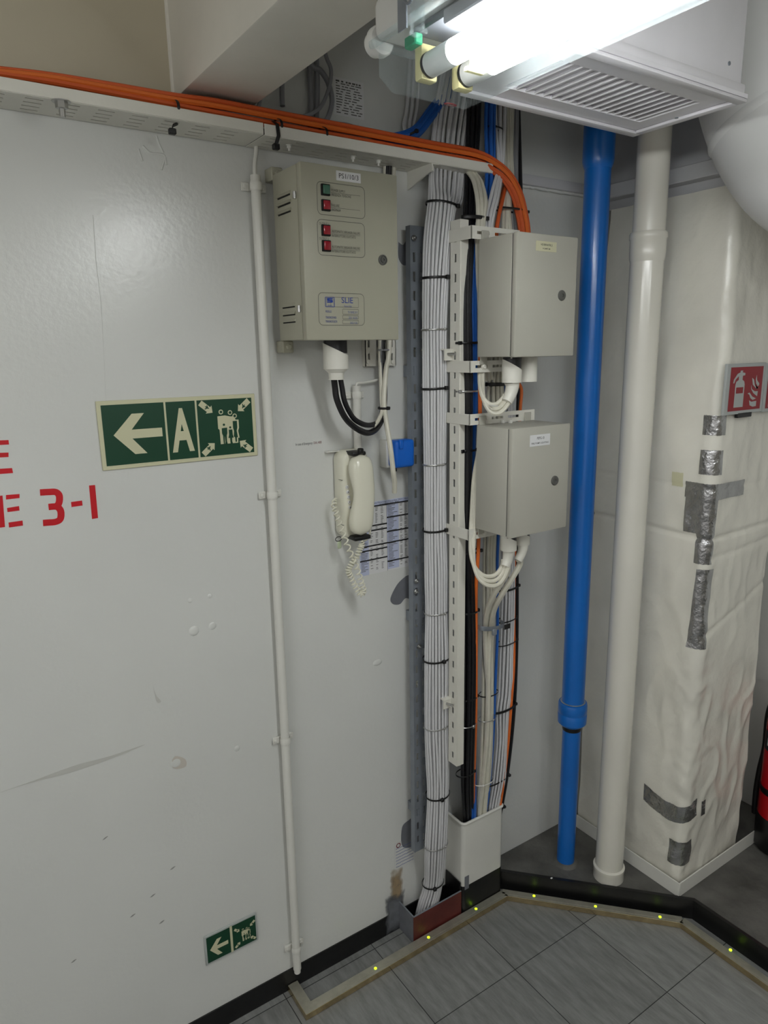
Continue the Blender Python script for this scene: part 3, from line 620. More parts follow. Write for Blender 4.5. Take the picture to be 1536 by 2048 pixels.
# ================================================================== SMALL BOXES
def small_box(label, zlo, zhi, plate, lines, plate_mat, lug_up, keypx):
    x0, x1, yb, yf = 1.200, 1.402, -.2155, -.348
    t = thing('junction_box', label, 'junction box', ((x0 + x1) / 2, (yb + yf) / 2, zlo))
    obj('body', MB().box((x0, yf + .018, zlo), (x1, yb, zhi), .003), M_boxgrey, t)
    obj('gasket', MB().box((x0 + .002, yf + .0155, zlo + .002), (x1 - .002, yf + .0185, zhi - .002)), M_inkgrey, t)
    d = obj('door', MB().box((x0 - .0005, yf, zlo - .001), (x1 + .0005, yf + .0155, zhi + .001), .0035), M_boxgrey, t)
    k = PA(*keypx, -yf); fr = wallframe(k.x, k.z, -yf)
    lk = obj('lock', MB().lathe([(.0125, 0), (.0125, .002), (.011, .004), (.004, .004), (.004, .0015), (.0, .0015)], fr.o, (0, -1, 0), 24), M_inkgrey, d)
    (l, tp, r_, bt) = plate; A = PA(l, tp, -yf); B = PA(r_, bt, -yf); fr = wallframe(A.x, B.z, -yf); w_, h_ = B.x - A.x, A.z - B.z
    pl = obj('nameplate', rect(MB(), fr, 0, 0, w_, h_, .0, .0012), plate_mat, d)
    b = MB()
    for s, fx, fy, fh, ww in lines: text(b, fr, s, w_ * fx, h_ * fy, h_ * fh, .0014, wid=w_ * ww, align='C', bold=.01)
    obj('lettering', b, M_ink, d)
    # hinge tip and mounting lugs
    obj('hinge_pin', MB().cyl((x0 + .006, yf + .017, zlo - .004), (x0 + .006, yf + .017, zlo + .006), .002, n=8), M_boxgrey, t)
    for lx in (x0 + .020, x1 - .02):
        zz = zhi if lug_up else zlo
        obj('mounting_lug', MB().box((lx - .011, yb - .003, zlo - .018), (lx + .011, yb + .0015, zlo + .01), .001, 1), M_boxgrey, t)
        obj('mounting_lug', MB().box((lx - .011, yb - .003, zhi - .01), (lx + .011, yb + .0015, zhi + .022), .001, 1), M_boxgrey, t)
    return t, x0, x1, yb, yf
small_box('grey enamel junction box on the upper brackets with a yellowed label', 1.800, 2.078, (1072, 481, 1112, 505), [('VE/BR4/F8.2', .5, .56, .20, .58), ('POMPE.M', .5, .20, .14, .36)], M_pyel, True, (1123, 591))
jb2 = small_box('grey enamel junction box on the lower brackets with a white label', 1.357, 1.630, (1060, 871, 1099, 889), [('PEPG-10', .52, .58, .22, .36), ('FIRE PUMP LIGHTING', .5, .18, .15, .86)], M_paper, True, (1109, 961))[0]
for px, py, lb in ((1006, 846, 'small white plug'), (1021, 846, 'small white plug')):
    p = PZ(px, py, 1.630); obj('screw_head', MB().box(p + V((-.004, -.004, -.001)), p + V((.004, .004, .009)), .001, 1), M_white, jb2, label=lb)
# heat-shrink glands and the cable loops under the boxes
def gland(label, x, y, ztop, r, hh, neck=True, cap=True, bend=None):
    t = thing('cable_gland', label, 'cable gland', (x, y, ztop - hh))
    obj('black_collar', MB().lathe([(r * .97, -hh * .45), (r * .97, 0.0)], (x, y, ztop), (0, 0, 1), 24), M_bk, t)
    b = MB(); n = 24; rings = []                                # white sleeve with a slanting upper edge
    for j in range(n):
        th = 2 * math.pi * j / n; zt = ztop - hh * (.30 - .22 * math.cos(th - 2.6)) if cap else ztop - .001
        rings.append((th, zt))
    lo = [b.bm.verts.new((x + r * 1.04 * math.cos(a), y + r * 1.04 * math.sin(a), ztop - hh)) for a, zt in rings]
    up = [b.bm.verts.new((x + r * 1.04 * math.cos(a), y + r * 1.04 * math.sin(a), zt)) for a, zt in rings]
    for j in range(n): b.bm.faces.new((lo[j], lo[(j + 1) % n], up[(j + 1) % n], up[j]))
    b.bm.faces.new(lo)
    obj('sleeve', b, M_cream, t)
    if bend: obj('neck', MB().tube(smooth([V((x, y, ztop - hh + .002))] + [V(q) for q in bend], 6), [r * (.80 - .22 * i / (len(bend) * 6)) for i in range(len(bend) * 6 + 1)], 16), M_cream, t)
    return t
GY = -.285
g1 = PA(1024, 742, -GY); gx1, gx2 = g1.x, PA(1059, 742, -GY + .0).x
gland('white sleeved gland with black top under the upper box, cables looping out', gx1, GY, 1.799, .0235, .062, bend=[(gx1 + .002, GY, 1.728), (gx1 - .004, GY, 1.708), (gx1 - .016, GY, 1.690)])
gland('short white gland without cable under the upper box', gx2 + .004, GY + .008, 1.799, .0215, .062, cap=False)
e = V((gx1 - .016, GY, 1.690))
for i in range(3):
    o = V((-.006 + .006 * i, .007 - .006 * i, .004 - .003 * i))
    run('cream_cable', 'cream cable of the loop hanging under the upper box gland', 'cable', [e + o + V((.006, 0, .012))] + [q + V((0, .006 - .006 * i, .006 - .0105 * i)) for q in px3([(1010, 800, .28), (996, 813, .275), (980, 812, .265), (968, 797, .25), (963, 775, .225), (962, 745, .20), (962, 700, .185), (962, 600, .18)])], .0056, M_cc, 'cream loop cables under the upper box')
p = PA(986, 818, .285); tie('small white tie on the cable loop under the upper box', p + V((0, 0, .008)), .004, .014, M_white, .003, (.0, 1), headsize=.004)
g2 = PA(1017, 1100, -GY); gx3, gx4 = g2.x, PA(1047, 1095, -GY).x
gland('left white sleeved gland under the lower box with a three cable loop', gx3, GY, 1.356, .0205, .052, bend=[(gx3, GY, 1.296), (gx3 - .003, GY, 1.278), (gx3 - .010, GY, 1.262)])
gland('right white sleeved gland under the lower box with two thick cables', gx4, GY + .004, 1.356, .0185, .046, bend=[(gx4 - .002, GY, 1.30), (gx4 - .008, GY, 1.284), (gx4 - .020, GY, 1.268)])
e = V((gx3 - .010, GY, 1.262))
for i in range(3):
    o = V((-.006 + .006 * i, .006 - .006 * i, .003 - .003 * i))
    run('cream_cable', 'cream cable of the loop hanging under the lower box gland', 'cable', [e + o + V((.004, 0, .012))] + [q + V((0, .006 - .006 * i, .006 - .0115 * i)) for q in px3([(1006, 1140, .28), (992, 1156, .275), (972, 1157, .265), (955, 1143, .25), (946, 1120, .235), (944, 1090, .215), (946, 1040, .20), (951, 960, .198), (962, 900, .196)])], .0056, M_cc, 'cream loop cables under the lower box')
run('thick_cream_cable', 'thick cream cable from the right gland sweeping down to the steel strap', 'cable', [V((gx4 - .018, GY, 1.272))] + px3([(1040, 1128, .28), (1022, 1160, .265), (1003, 1190, .24), (988, 1220, .20), (981, 1260, .16), (977, 1320, .145), (975, 1450, .130), (966, 1560, .100), (958, 1640, .070), (958, 1720, .064)]), .0082, M_cc)
run('thick_cream_cable', 'thick cream cable from the left gland joining the cream run', 'cable', [V((gx3 - .006, GY + .01, 1.265))] + px3([(1016, 1140, .27), (1003, 1165, .255), (988, 1190, .23), (975, 1220, .19), (970, 1260, .155), (972, 1320, .14), (980, 1450, .125), (974, 1560, .10), (968, 1640, .070), (966, 1720, .064)]), .0078, M_cc)

# ================================================================== POWER SUPPLY CABINET
x0, x1, yb, yf, zl, zh = .745, .990, -.036, -.172, 1.846, 2.206
cab = thing('power_supply_cabinet', 'large pebble grey wall cabinet with indicator lamps and a PS1/10/3 plate', 'cabinet', ((x0 + x1) / 2, (yb + yf) / 2, zl))
body = obj('body', MB().box((x0, yf + .020, zl), (x1, yb, zh), .002), M_pebble, cab)
for zz in (2.150, 2.133, 2.116, 1.917, 1.900, 1.884):
    lv = obj('louvre', MB().prism([(x0, -.122, zz + .003), (x0 - .004, -.122, zz + .0025), (x0, -.122, zz + .010)], (0, .064, 0)), M_pebble, cab)
    obj('slot', MB().box((x0 - .0012, -.120, zz), (x0 + .001, -.060, zz + .0028)), M_hole, lv)
door = obj('door', MB().box((x0 - .0005, yf, zl - .002), (x1 + .001, yf + .019, zh + .001), .003), M_pebble, cab)
for zz in (2.138, 1.905):
    obj('hinge', MB().cyl((x0 - .003, yf + .026, zz), (x0 - .003, yf + .026, zz + .014), .004, n=12), M_steel, cab)
for fx, fz in ((x0 + .012, zh + .004), (x1 - .02, zh + .004), (x0 + .020, zl - .014), (x1 - .09, zl - .014)):
    f = obj('mounting_foot', MB().box((fx - .014, yb - .002, fz - .014), (fx + .014, -.0015, fz + .014), .002, 1), M_pebble, cab)
    obj('bolt', MB().hexbolt((fx, yb - .002, fz), (0, -1, 0), .007, .008), M_pebble, f)
D = -yf
fd = wallframe(0, 0, D)
def dp(px, py): q = PA(px, py, D); return q.x, q.z
# panel outlines
for (l, tp), (r_, bt) in (((633, 362), (730, 438)), ((634, 438), (730, 516)), ((636, 585), (729, 651))):
    xa, za = dp(l, tp); xb, zb = dp(r_, bt); obj('panel_outline', outline(MB(), fd, rrect(xa, zb, xb, za, .010), .0004, .0010), M_inkgrey, door)
xa, za = dp(661, 594); xb, zb = dp(717, 615); obj('name_frame', outline(MB(), fd, rrect(xa, zb, xb, za, .0005, 1), .0004, .0006), M_inkgrey, door)
for tp, bt in ((618, 629), (631, 638), (640, 648)):
    xa, za = dp(685, tp); xb, zb = dp(717, bt); obj('value_frame', outline(MB(), fd, rrect(xa, zb, xb, za, .0012, 2), .0004, .0007), M_inkgrey, door)
# indicator lamps
for px, py, m_ in ((650, 380, M_lgreen), (651, 411, M_lred), (651, 461, M_lred), (652, 492, M_lred)):
    cx, cz = dp(px, py)
    l_ = obj('indicator_lamp', MB().box((cx - .0105, yf - .005, cz - .0115), (cx + .0105, yf + .001, cz + .0115), .001, 1), M_hole, cab)
    obj('lens', MB().box((cx - .0080, yf - .0085, cz - .0090), (cx + .0080, yf - .0045, cz + .0090), .0012, 2), m_, l_)
b = MB()
for px, py, a_, c_ in ((661, 384, 'POWER SUPPLY', 'PRESENZA TENSIONE'), (661, 414, 'FAILURE', 'ANOMALIA'), (662, 466, 'AUTOMATIC BREAKER FAILURE', 'INTERRUTTORE SCATTATO'), (662, 497, 'AUTOMATIC BREAKER FAILURE', 'INTERRUTTORE SCATTATO')):
    x, z = dp(px, py); ln = len(a_)
    text(b, fd, a_, x + .002, z + .0015, .0052, wid=.0029 * ln); text(b, fd, c_, x + .002, z - .0075, .0052, wid=.0029 * len(c_))
    rect(b, fd, x + .001, z - .0009, x + .075, z - .0003, .0002, .0003)
for px, py, s in ((638, 449, 'OUTPUT 1'), (638, 479, 'OUTPUT 2')):
    x, z = dp(px, py); text(b, fd, s, x, z, .0050, wid=.024)
obj('panel_lettering', b, M_inkgrey, door)
# maker's panel
b = MB()
xa, za = dp(650, 594); xb, zb = dp(669, 614); w_, h_ = xb - xa, za - zb; fl = Fr((xa, yf, zb), XF, ZF)
outline(b, fl, rrect(0, 0, w_, h_, .002), .0006, .0012)
outline(b, fl, rrect(.002, .002, w_ - .002, h_ - .002, .0015), .0006, .0005)
sS = [(.90, .80), (.90, .68), (.45, .68), (.45, .64), (.82, .64), (.92, .56), (.92, .42), (.82, .33), (.10, .33), (.10, .45), (.55, .45), (.55, .49), (.20, .49), (.10, .57), (.10, .72), (.20, .80)]
flat(b, fl, [(.12 * w_ + .76 * w_ * x, .1 * h_ + y * h_) for x, y in sS], .0004)
text(b, fl, 'SLIE', w_ * .5, h_ * .10, h_ * .11, align='C', wid=w_ * .4)
x, z = dp(683, 606); text(b, fd, 'SLIE', x, z, .0125, wid=.030)
obj('maker_emblem', b, M_inkblue, door)
b = MB()
x, z = dp(688, 613); text(b, fd, 'Genova Italy', x, z - .001, .0038, wid=.020)
for px, py, s, ww in ((651, 623, 'MODELLO', .015), (651, 635, 'TENSIONE DI INGR.', .028), (651, 643, 'TENSIONE DI USCITA', .030)):
    x, z = dp(px, py); text(b, fd, s, x, z - .002, .0046, wid=ww)
for py, s, ww in ((624, 'TLV BASE 24 V', .026), (635, '220 V  AC/DC', .024), (645, '24/25 V DC', .020)):
    x, z = dp(715, py + 1); text(b, fd, s, x, z - .002, .0046, wid=ww, align='R')
obj('maker_lettering', b, M_inkblue, door)
xa, za = dp(672, 351); xb, zb = dp(721, 373); zt = za; q = wallframe(xa, zb + .006, D); w_ = xb - xa
obj('nameplate', rect(MB(), q, 0, 0, w_, .0195, 0, .0016), M_paper, door)
obj('lettering', text(MB(), q, 'PS1/10/3', w_ * .10, .0050, .0098, .0019, wid=w_ * .8), M_ink, door)
x, z = dp(765, 520); obj('lock', MB().lathe([(.0115, 0), (.0115, .003), (.009, .004), (.0085, .002), (.006, .002), (.006, .0045), (.003, .0045), (.003, .002), (0, .002)], (x, yf, z), (0, -1, 0), 28), M_inkgrey, door)
# gland and its two black cables
gp = PA(671, 700, .105)
GX = gp.x
t = gland('big white sleeved gland with black top under the pebble grey cabinet', GX, -.105, zl - .001, .0285, .066)
obj('ribbed_neck', MB().lathe([(.0285, -.066), (.026, -.070), (.019, -.076), (.018, -.090), (.020, -.092)], (GX, -.105, zl), (0, 0, 1), 24), M_cream, t)
e = V((GX, -.105, zl - .088))
run('black_cable', 'outer black cable looping from the cabinet gland, lower of two', 'cable', [e + V((-.008, 0, .01))] + px3([(670, 775, .10), (674, 800, .10), (690, 835, .10), (712, 856, .095), (735, 866, .085), (752, 858, .07), (763, 840, .05), (768, 815, .04), (769, 770, .03), (766, 720, .025), (765, 690, .024), (768, 640, .022), (775, 350, .022), (778, 300, .022)]), .0078, M_bk)
run('black_cable', 'inner black cable looping from the cabinet gland, upper of two', 'cable', [e + V((.008, -.002, .01))] + px3([(684, 775, .105), (690, 805, .105), (706, 835, .10), (725, 848, .095), (742, 850, .08), (757, 843, .062), (764, 822, .05), (764, 790, .04), (763, 740, .035), (762, 690, .030), (768, 640, .028), (778, 350, .026), (782, 300, .026)]), .0066, M_bk)
run('cream_cable', 'cream cable dropping from the cabinet and merging into the black loop', 'cable', px3([(772, 300, .02), (768, 400, .02), (760, 680, .03), (761, 740, .036), (763, 800, .045), (764, 822, .056), (757, 840, .068), (748, 852, .078)]), .0050, M_cc)
run('cream_cable', 'long cream cable hanging past the blue socket with a taped end', 'cable', px3([(790, 300, .02), (784, 400, .02), (779, 680, .034), (772, 740, .045), (768, 800, .055), (772, 840, .062), (780, 890, .085), (786, 940, .088), (789, 965, .08), (789, 985, .07)]), .0068, M_cc)
c = PA(768, 816, .05); tie('black tie gathering the cables under the cabinet', c, .016, .016, M_tie, .006, (.1, 1))
c = PA(768, 700, .033); tie('thin grey tie holding cables on the short slotted bracket', c, .018, .010, M_gc, .004, (-.3, 1), headsize=.005)
# short slotted bracket behind those cables
A, B = PA(730, 672, .016), PA(792, 731, .016)
t = thing('slotted_bracket', 'short cream slotted bracket on the wall under the grey cabinet', 'bracket', ((A.x + B.x) / 2, 0, B.z))
w_, h_ = B.x - A.x, A.z - B.z + .06
sl = [(u, .014 + i * .034, u + .006, .014 + i * .034 + .018) for i in range(3) for u in (.008, w_ * .36, w_ - .016)]
obj('slotted_face', MB().holed((A.x, -.016, B.z), (1, 0, 0), (0, 0, 1), w_, h_, sl, .002), M_cream, t)
obj('flange', MB().box((A.x, -.016, B.z), (A.x + .002, -.001, B.z + h_)), M_cream, t); obj('flange', MB().box((B.x - .002, -.016, B.z), (B.x, -.001, B.z + h_)), M_cream, t)
for px in (737, 786): q = PA(px, 724, .017); obj('screw', MB().lathe([(.006, 0), (.006, .002), (.003, .003)], q, (0, -1, 0), 14), M_cream, t)

# ================================================================== CONDUITS
def clamp(label, x, y, z, r, half):
    t = thing('pipe_clamp', label, 'pipe clamp', (x, 0, z)); hz = .009
    b = MB(); pts = [(x + (r + .0018) * math.cos(a), y - (r + .0018) * math.sin(a), z) for a in [math.pi * i / 10 for i in range(11)]]
    b.tube(pts, [(hz, .0012)] * 11, 6, flat=(0, 0, 1)); obj('saddle', b, M_white, t)
    for s in (-1, 1):
        e = obj('ear', MB().box((x + s * r - (0 if s > 0 else half - r), -.010, z - hz), (x + s * r + (half - r if s > 0 else 0), -.007, z + hz), .0012, 1), M_white, t)
        obj('screw', MB().lathe([(.0045, 0), (.0045, .002), (.002, .003)], (x + s * half * .74, -.010, z), (0, -1, 0), 12), M_white, e)
    obj('spacer', MB().box((x - half * .9, -.0075, z - hz * .8), (x + half * .9, -.001, z + hz * .8), .001, 1), M_white, t)
    return t
cx_ = .711; cy_ = -.021; cr = .0115
t = thing('conduit', 'long white conduit pipe running down the wall left of the cabinet', 'conduit', (cx_, cy_, .075))
obj('pipe', MB().cyl((cx_, cy_, .078), (cx_, cy_, 2.205), cr, n=20), M_white, t)
obj('bare_cable', MB().tube(smooth([(cx_, cy_, 2.2), (cx_, cy_, 2.225), (cx_ + .008, cy_ + .004, 2.262), (cx_ + .012, cy_ + .006, 2.31)], 6), .0048, 10), M_white, t)
obj('end_bush', MB().cyl((cx_, cy_, .066), (cx_, cy_, .090), cr * .82, n=20), M_white, t)
for py, lb in ((378, 'white pipe clamp on the long conduit beside the cabinet top'), (989, 'white pipe clamp on the long conduit beside the green arrow sign, below'), (1487, 'white pipe clamp on the long conduit at knee height'), (1918, 'white pipe clamp at the foot of the long conduit above skirting')):
    clamp(lb, cx_, cy_, PA(550, py, .02).z, cr, .030)
sx = PA(715, 850, .02).x; z1 = PA(715, 771, .02).z; z0 = PA(715, 925, .02).z
t = thing('conduit', 'short white conduit pipe ending behind the telephone', 'conduit', (sx, -.02, z0))
obj('pipe', MB().cyl((sx, -.02, z0), (sx, -.02, z1), .0105, n=18), M_white, t)
obj('bare_cable', MB().tube(smooth([V((sx, -.02, z1 - .005)), V((sx + .002, -.02, z1 + .006))] + px3([(728, 765, .02), (745, 762, .02), (762, 757, .022)]), 6), .0032, 8), M_white, t)
clamp('white pipe clamp at the top of the short conduit', sx, -.02, PA(715, 790, .02).z, .0105, .028)
clamp('white pipe clamp on the short conduit half hidden by the telephone', sx, -.02, PA(725, 918, .02).z, .0105, .028)

# ================================================================== BLUE SOCKET, PHONE, PAPERS
q0, q1 = PA(763, 878, .0), PA(763, 936, .0)
sx0 = 1.048; sz1, sz0 = 1.586, 1.512
t = thing('socket_outlet', 'wall socket with a bright blue flap cover beside the hanging cable', 'socket', (1.08, 0, sz0))
obj('back_box', MB().box((sx0 - .006, -.034, sz0), (sx0 + .062, -.001, sz1), .003), M_white, t)
cv = obj('flap_cover', MB().box((sx0 + .000, -.070, sz0 + .002), (sx0 + .064, -.030, sz1 + .002), .009, 3), M_bluecap, t)
obj('finger_tab', MB().box((sx0 + .010, -.076, sz1 - .020), (sx0 + .022, -.060, sz1 + .004), .002, 1), M_bluecap, cv)
obj('cable_entry', MB().cyl((sx0 + .024, -.030, sz0 + .002), (sx0 + .024, -.030, sz0 - .012), .006, n=12), M_bk, t)

ph = thing('telephone', 'ivory wall telephone with handset hung vertically over a coiled cord', 'telephone', (.93, 0, 1.36))
px0, px1, pz0, pz1 = .895, .968, 1.338, 1.572
base = MB()
prof = rrect(0, 0, px1 - px0 + .010, pz1 - pz0, .024, 6)
def ring_at(y, s):
    cx, cz = (px1 - px0 + .010) / 2, (pz1 - pz0) / 2
    return [base.bm.verts.new((px0 + cx + (x - cx) * s, y, pz0 + cz + (z - cz) * (1 - (1 - s) * .35))) for x, z in prof]
rg = [ring_at(-.003, .94), ring_at(-.010, 1.0), ring_at(-.034, 1.0), ring_at(-.046, .92), ring_at(-.050, .80)]
for a, b_ in zip(rg, rg[1:]):
    for j in range(len(a)): base.bm.faces.new((a[j], a[(j + 1) % len(a)], b_[(j + 1) % len(a)], b_[j]))
base.bm.faces.new(rg[0]); base.bm.faces.new(rg[-1][::-1])
bo = obj('base', base, M_phone, ph, ang=60)
for zz in (pz0 + .040, pz1 - .075): obj('base_seam', MB().box((px0 - .0004, -.046, zz), (px0 + .012, -.030, zz + .0008)), M_inkgrey, ph)
def lofted(path, widths, n=20, pw=2.6):
    b = MB(); rings = []
    for (c, w_, d_) in zip(path, [x[0] for x in widths], [x[1] for x in widths]):
        c = V(c); ring = []
        for j in range(n):
            a = 2 * math.pi * j / n; ca, sa = math.cos(a), math.sin(a)
            ring.append(b.bm.verts.new(c + V((w_ * math.copysign(abs(ca) ** (2 / pw), ca), d_ * math.copysign(abs(sa) ** (2 / pw), sa), 0))))
        rings.append(ring)
    for a, c_ in zip(rings, rings[1:]):
        for j in range(n): b.bm.faces.new((a[j], a[(j + 1) % n], c_[(j + 1) % n], c_[j]))
    b.bm.faces.new(rings[0][::-1]); b.bm.faces.new(rings[-1]); return b
hx, hy = .936, -.080
hs = []; hw = []
for i in range(25):
    f = i / 24; z = 1.352 + .212 * f
    e_ = max(0.0, 1 - abs(2 * f - 1) ** 7) ** .5; mid = math.exp(-((f - .52) / .22) ** 2)
    hs.append((hx + .004 * f - .004 + .004 * mid, hy + .012 * (1 - mid) * .6 - .004 * mid, z)); hw.append((max(.002, (.0345 - .0045 * mid) * e_), max(.002, (.024 - .010 * mid) * e_)))
obj('handset', lofted(hs, hw), M_phone, ph, ang=70)
obj('cradle_hook', MB().box((px0 + .018, -.076, pz1 - .012), (px0 + .058, -.030, pz1 - .001), .004, 2).box((px0 + .034, -.084, pz1 - .006), (px0 + .046, -.070, pz1 + .008), .002, 1), M_tie, ph)
obj('cradle_hook', MB().box((px0 + .016, -.078, pz0 + .000), (px0 + .066, -.030, pz0 + .012), .004, 2), M_tie, ph)
for i, s in enumerate(('1', '4', '7', '*', '#')):
    p = PA(694 + i * 1.6, 974 + i * 10.2, .0505); kk = obj('key', MB().lathe([(.0048, 0), (.0046, .0025), (.004, .003)], (p.x, -.0495, p.z), (0, -1, 0), 16), M_paper, ph)
    obj('digit', text(MB(), wallframe(p.x, p.z - .002, .0527), s, 0, 0, .0042, .0002, align='C', bold=.02), M_ink, kk)
# coiled cord: a helix wound about a drooping path
cp = smooth(px3([(672, 996, .03), (668, 1010, .05), (675, 1035, .062), (685, 1066, .066), (699, 1102, .068), (713, 1135, .068), (722, 1163, .068), (727, 1182, .066), (720, 1188, .062), (710, 1172, .060), (701, 1153, .060), (697, 1140, .062), (703, 1128, .066), (713, 1114, .069), (720, 1098, .070), (724, 1088, .070), (723, 1076, .070)]), 22)
hl = []; T0 = None; turns = 44; L_ = len(cp)
for i in range(L_ * 4 - 3):
    f = i / 4; i0 = min(int(f), L_ - 2); c = cp[i0].lerp(cp[i0 + 1], f - i0); T = (cp[min(i0 + 2, L_ - 1)] - cp[max(i0 - 1, 0)]).normalized()
    if T0 is None: e1 = T.orthogonal().normalized()
    e1 = (e1 - T * T.dot(e1)).normalized(); T0 = T; e2 = T.cross(e1)
    g = f / (L_ - 1); r_ = .0062 * min(1, g * 18, (1 - g) * 14) + .0003; a = 2 * math.pi * turns * g
    hl.append(c + e1 * math.cos(a) * r_ + e2 * math.sin(a) * r_)
obj('coiled_cord', MB().tube(hl, .0022, 7), M_phone, ph)
run('phone_lead', 'thin white lead trailing from under the telephone on the right', 'cable', px3([(742, 1050, .04), (740, 1065, .04), (735, 1078, .035), (728, 1082, .03)]), .0022, M_phone)
p = PA(660, 905, .02); t = thing('wall_hook', 'small white hook standing out from the wall at the telephone top', 'hook', (p.x, 0, p.z))
obj('plate', MB().box((p.x - .006, -.018, p.z - .001), (p.x + .030, -.001, p.z + .0025), .0008, 1), M_white, t)
c = PA(677, 1078, .05); t = thing('key_ring', 'black ring with a small clear bag hanging below the telephone', 'key ring', c)
obj('ring', MB().tube([c + V((.009 * math.cos(2 * math.pi * i / 20), .0, .006 * math.sin(2 * math.pi * i / 20))) for i in range(20)], .0011, 6, closed=True), M_tie, t)
obj('bag', MB().box(c + V((-.004, -.002, -.026)), c + V((.008, .002, -.006)), .002, 1), M_bag, t)
# emergency dial strip
A, B = PA(586, 880), PA(653, 897)
t = thing('dial_label', 'clear label reading In case of Emergency above left of the telephone', 'label', (A.x, 0, B.z)); fr = wallframe(A.x, PA(587, 899).z); w_ = B.x - A.x
obj('film', rect(MB(), fr, 0, 0, w_, .024, 0.0001, .0004), M_wall, t)
obj('lettering', text(MB(), fr, 'In case of Emergency', w_ * .07, .009, .0062, .0008, wid=w_ * .5), M_ink, t)
obj('lettering', text(MB(), fr, 'DIAL 4000', w_ * .61, .009, .0062, .0008, wid=w_ * .24), M_inkred, t)
# telephone directory sheet
x0, x1 = .972, PA(824, 1060).x + .004; z1, z0 = PA(790, 997).z, PA(790, 1138).z
t = thing('directory_sheet', 'printed telephone directory sheet taped up right of the telephone', 'paper', (x0, 0, z0)); fr = wallframe(x0, z0); W_, H_ = x1 - x0, z1 - z0
obj('sheet', rect(MB(), fr, 0, 0, W_, H_, .0001), M_paper, t)
b = MB(); rect(b, fr, 0, H_ * .945, W_, H_, .0006, .0002); rect(b, fr, 0, 0, W_ * .16, H_ * .60, .0006, .0002); rect(b, fr, W_ * .50, .02 * H_, W_ * .72, H_ * .94, .0006, .0002)
obj('blue_fields', b, M_pblue, t)
b = MB()
for y, xa, xb in ((.93, .0, 1), (.665, 0, .5), (.60, 0, .5), (.39, 0, .5), (.33, 0, .5), (.195, 0, .5), (.745, .5, 1), (.545, .5, 1), (.39, .5, 1), (.125, .5, 1)): rect(b, fr, W_ * xa, H_ * y, W_ * xb, H_ * y + .0042, .0009, .0002)
rect(b, fr, W_ * .498, 0, W_ * .502, H_ * .94, .0009, .0002)
text(b, fr, 'Telephone Directory | December 2024 | Version', W_ * .55, H_ * .972, .0040, .0010, wid=W_ * .8, align='C')
text(b, fr, 'Emergency DIAL 4000', W_ * .55, H_ * .950, .0032, .0010, wid=W_ * .35, align='C')
obj('black_bars', b, M_ink, t)
b = MB(); y = H_ * .915
while y > .01:
    for xa, xb in ((.02, .15), (.52, .70)): rect(b, fr, W_ * xa, y, W_ * (xa + (xb - xa) * random.uniform(.4, 1)), y + .0014, .0009, .0002)
    for xa in (.19, .29, .39, .745, .83, .92):
        if random.random() < .8: rect(b, fr, W_ * xa, y, W_ * xa + W_ * random.uniform(.03, .05), y + .0014, .0009, .0002)
    y -= .0042
obj('printed_rows', b, M_inkgrey, t)
# handwritten note low down
A, B = PA(788, 1688), PA(830, 1722)
t = thing('handwritten_note', 'small stamped and handwritten note on the wall above the red box', 'paper', (A.x, 0, B.z)); fr = wallframe(A.x, B.z); W_, H_ = B.x - A.x, A.z - B.z
obj('sheet', rect(MB(), fr, 0, 0, W_, H_, .0001), M_wall, t)
b = MB()
for i in range(7):
    y = H_ * (.78 - .11 * i); pts = [fr.p(W_ * (.08 + .84 * j / 24), y + .0022 * noise.noise(V((j * 1.7, i * 5.0, 0))) + (.0012 if j % 2 else -.0012) * (i > 1), .0008) for j in range(25)]
    b.tube(pts, .0005, 4)
obj('handwriting', b, M_inkblue, t)
obj('stamp', outline(MB(), fr, [(W_ * .2 + .007 * math.cos(i * .4), H_ * .88 + .007 * math.sin(i * .4)) for i in range(16)], .0008, .003), M_inkred, t)

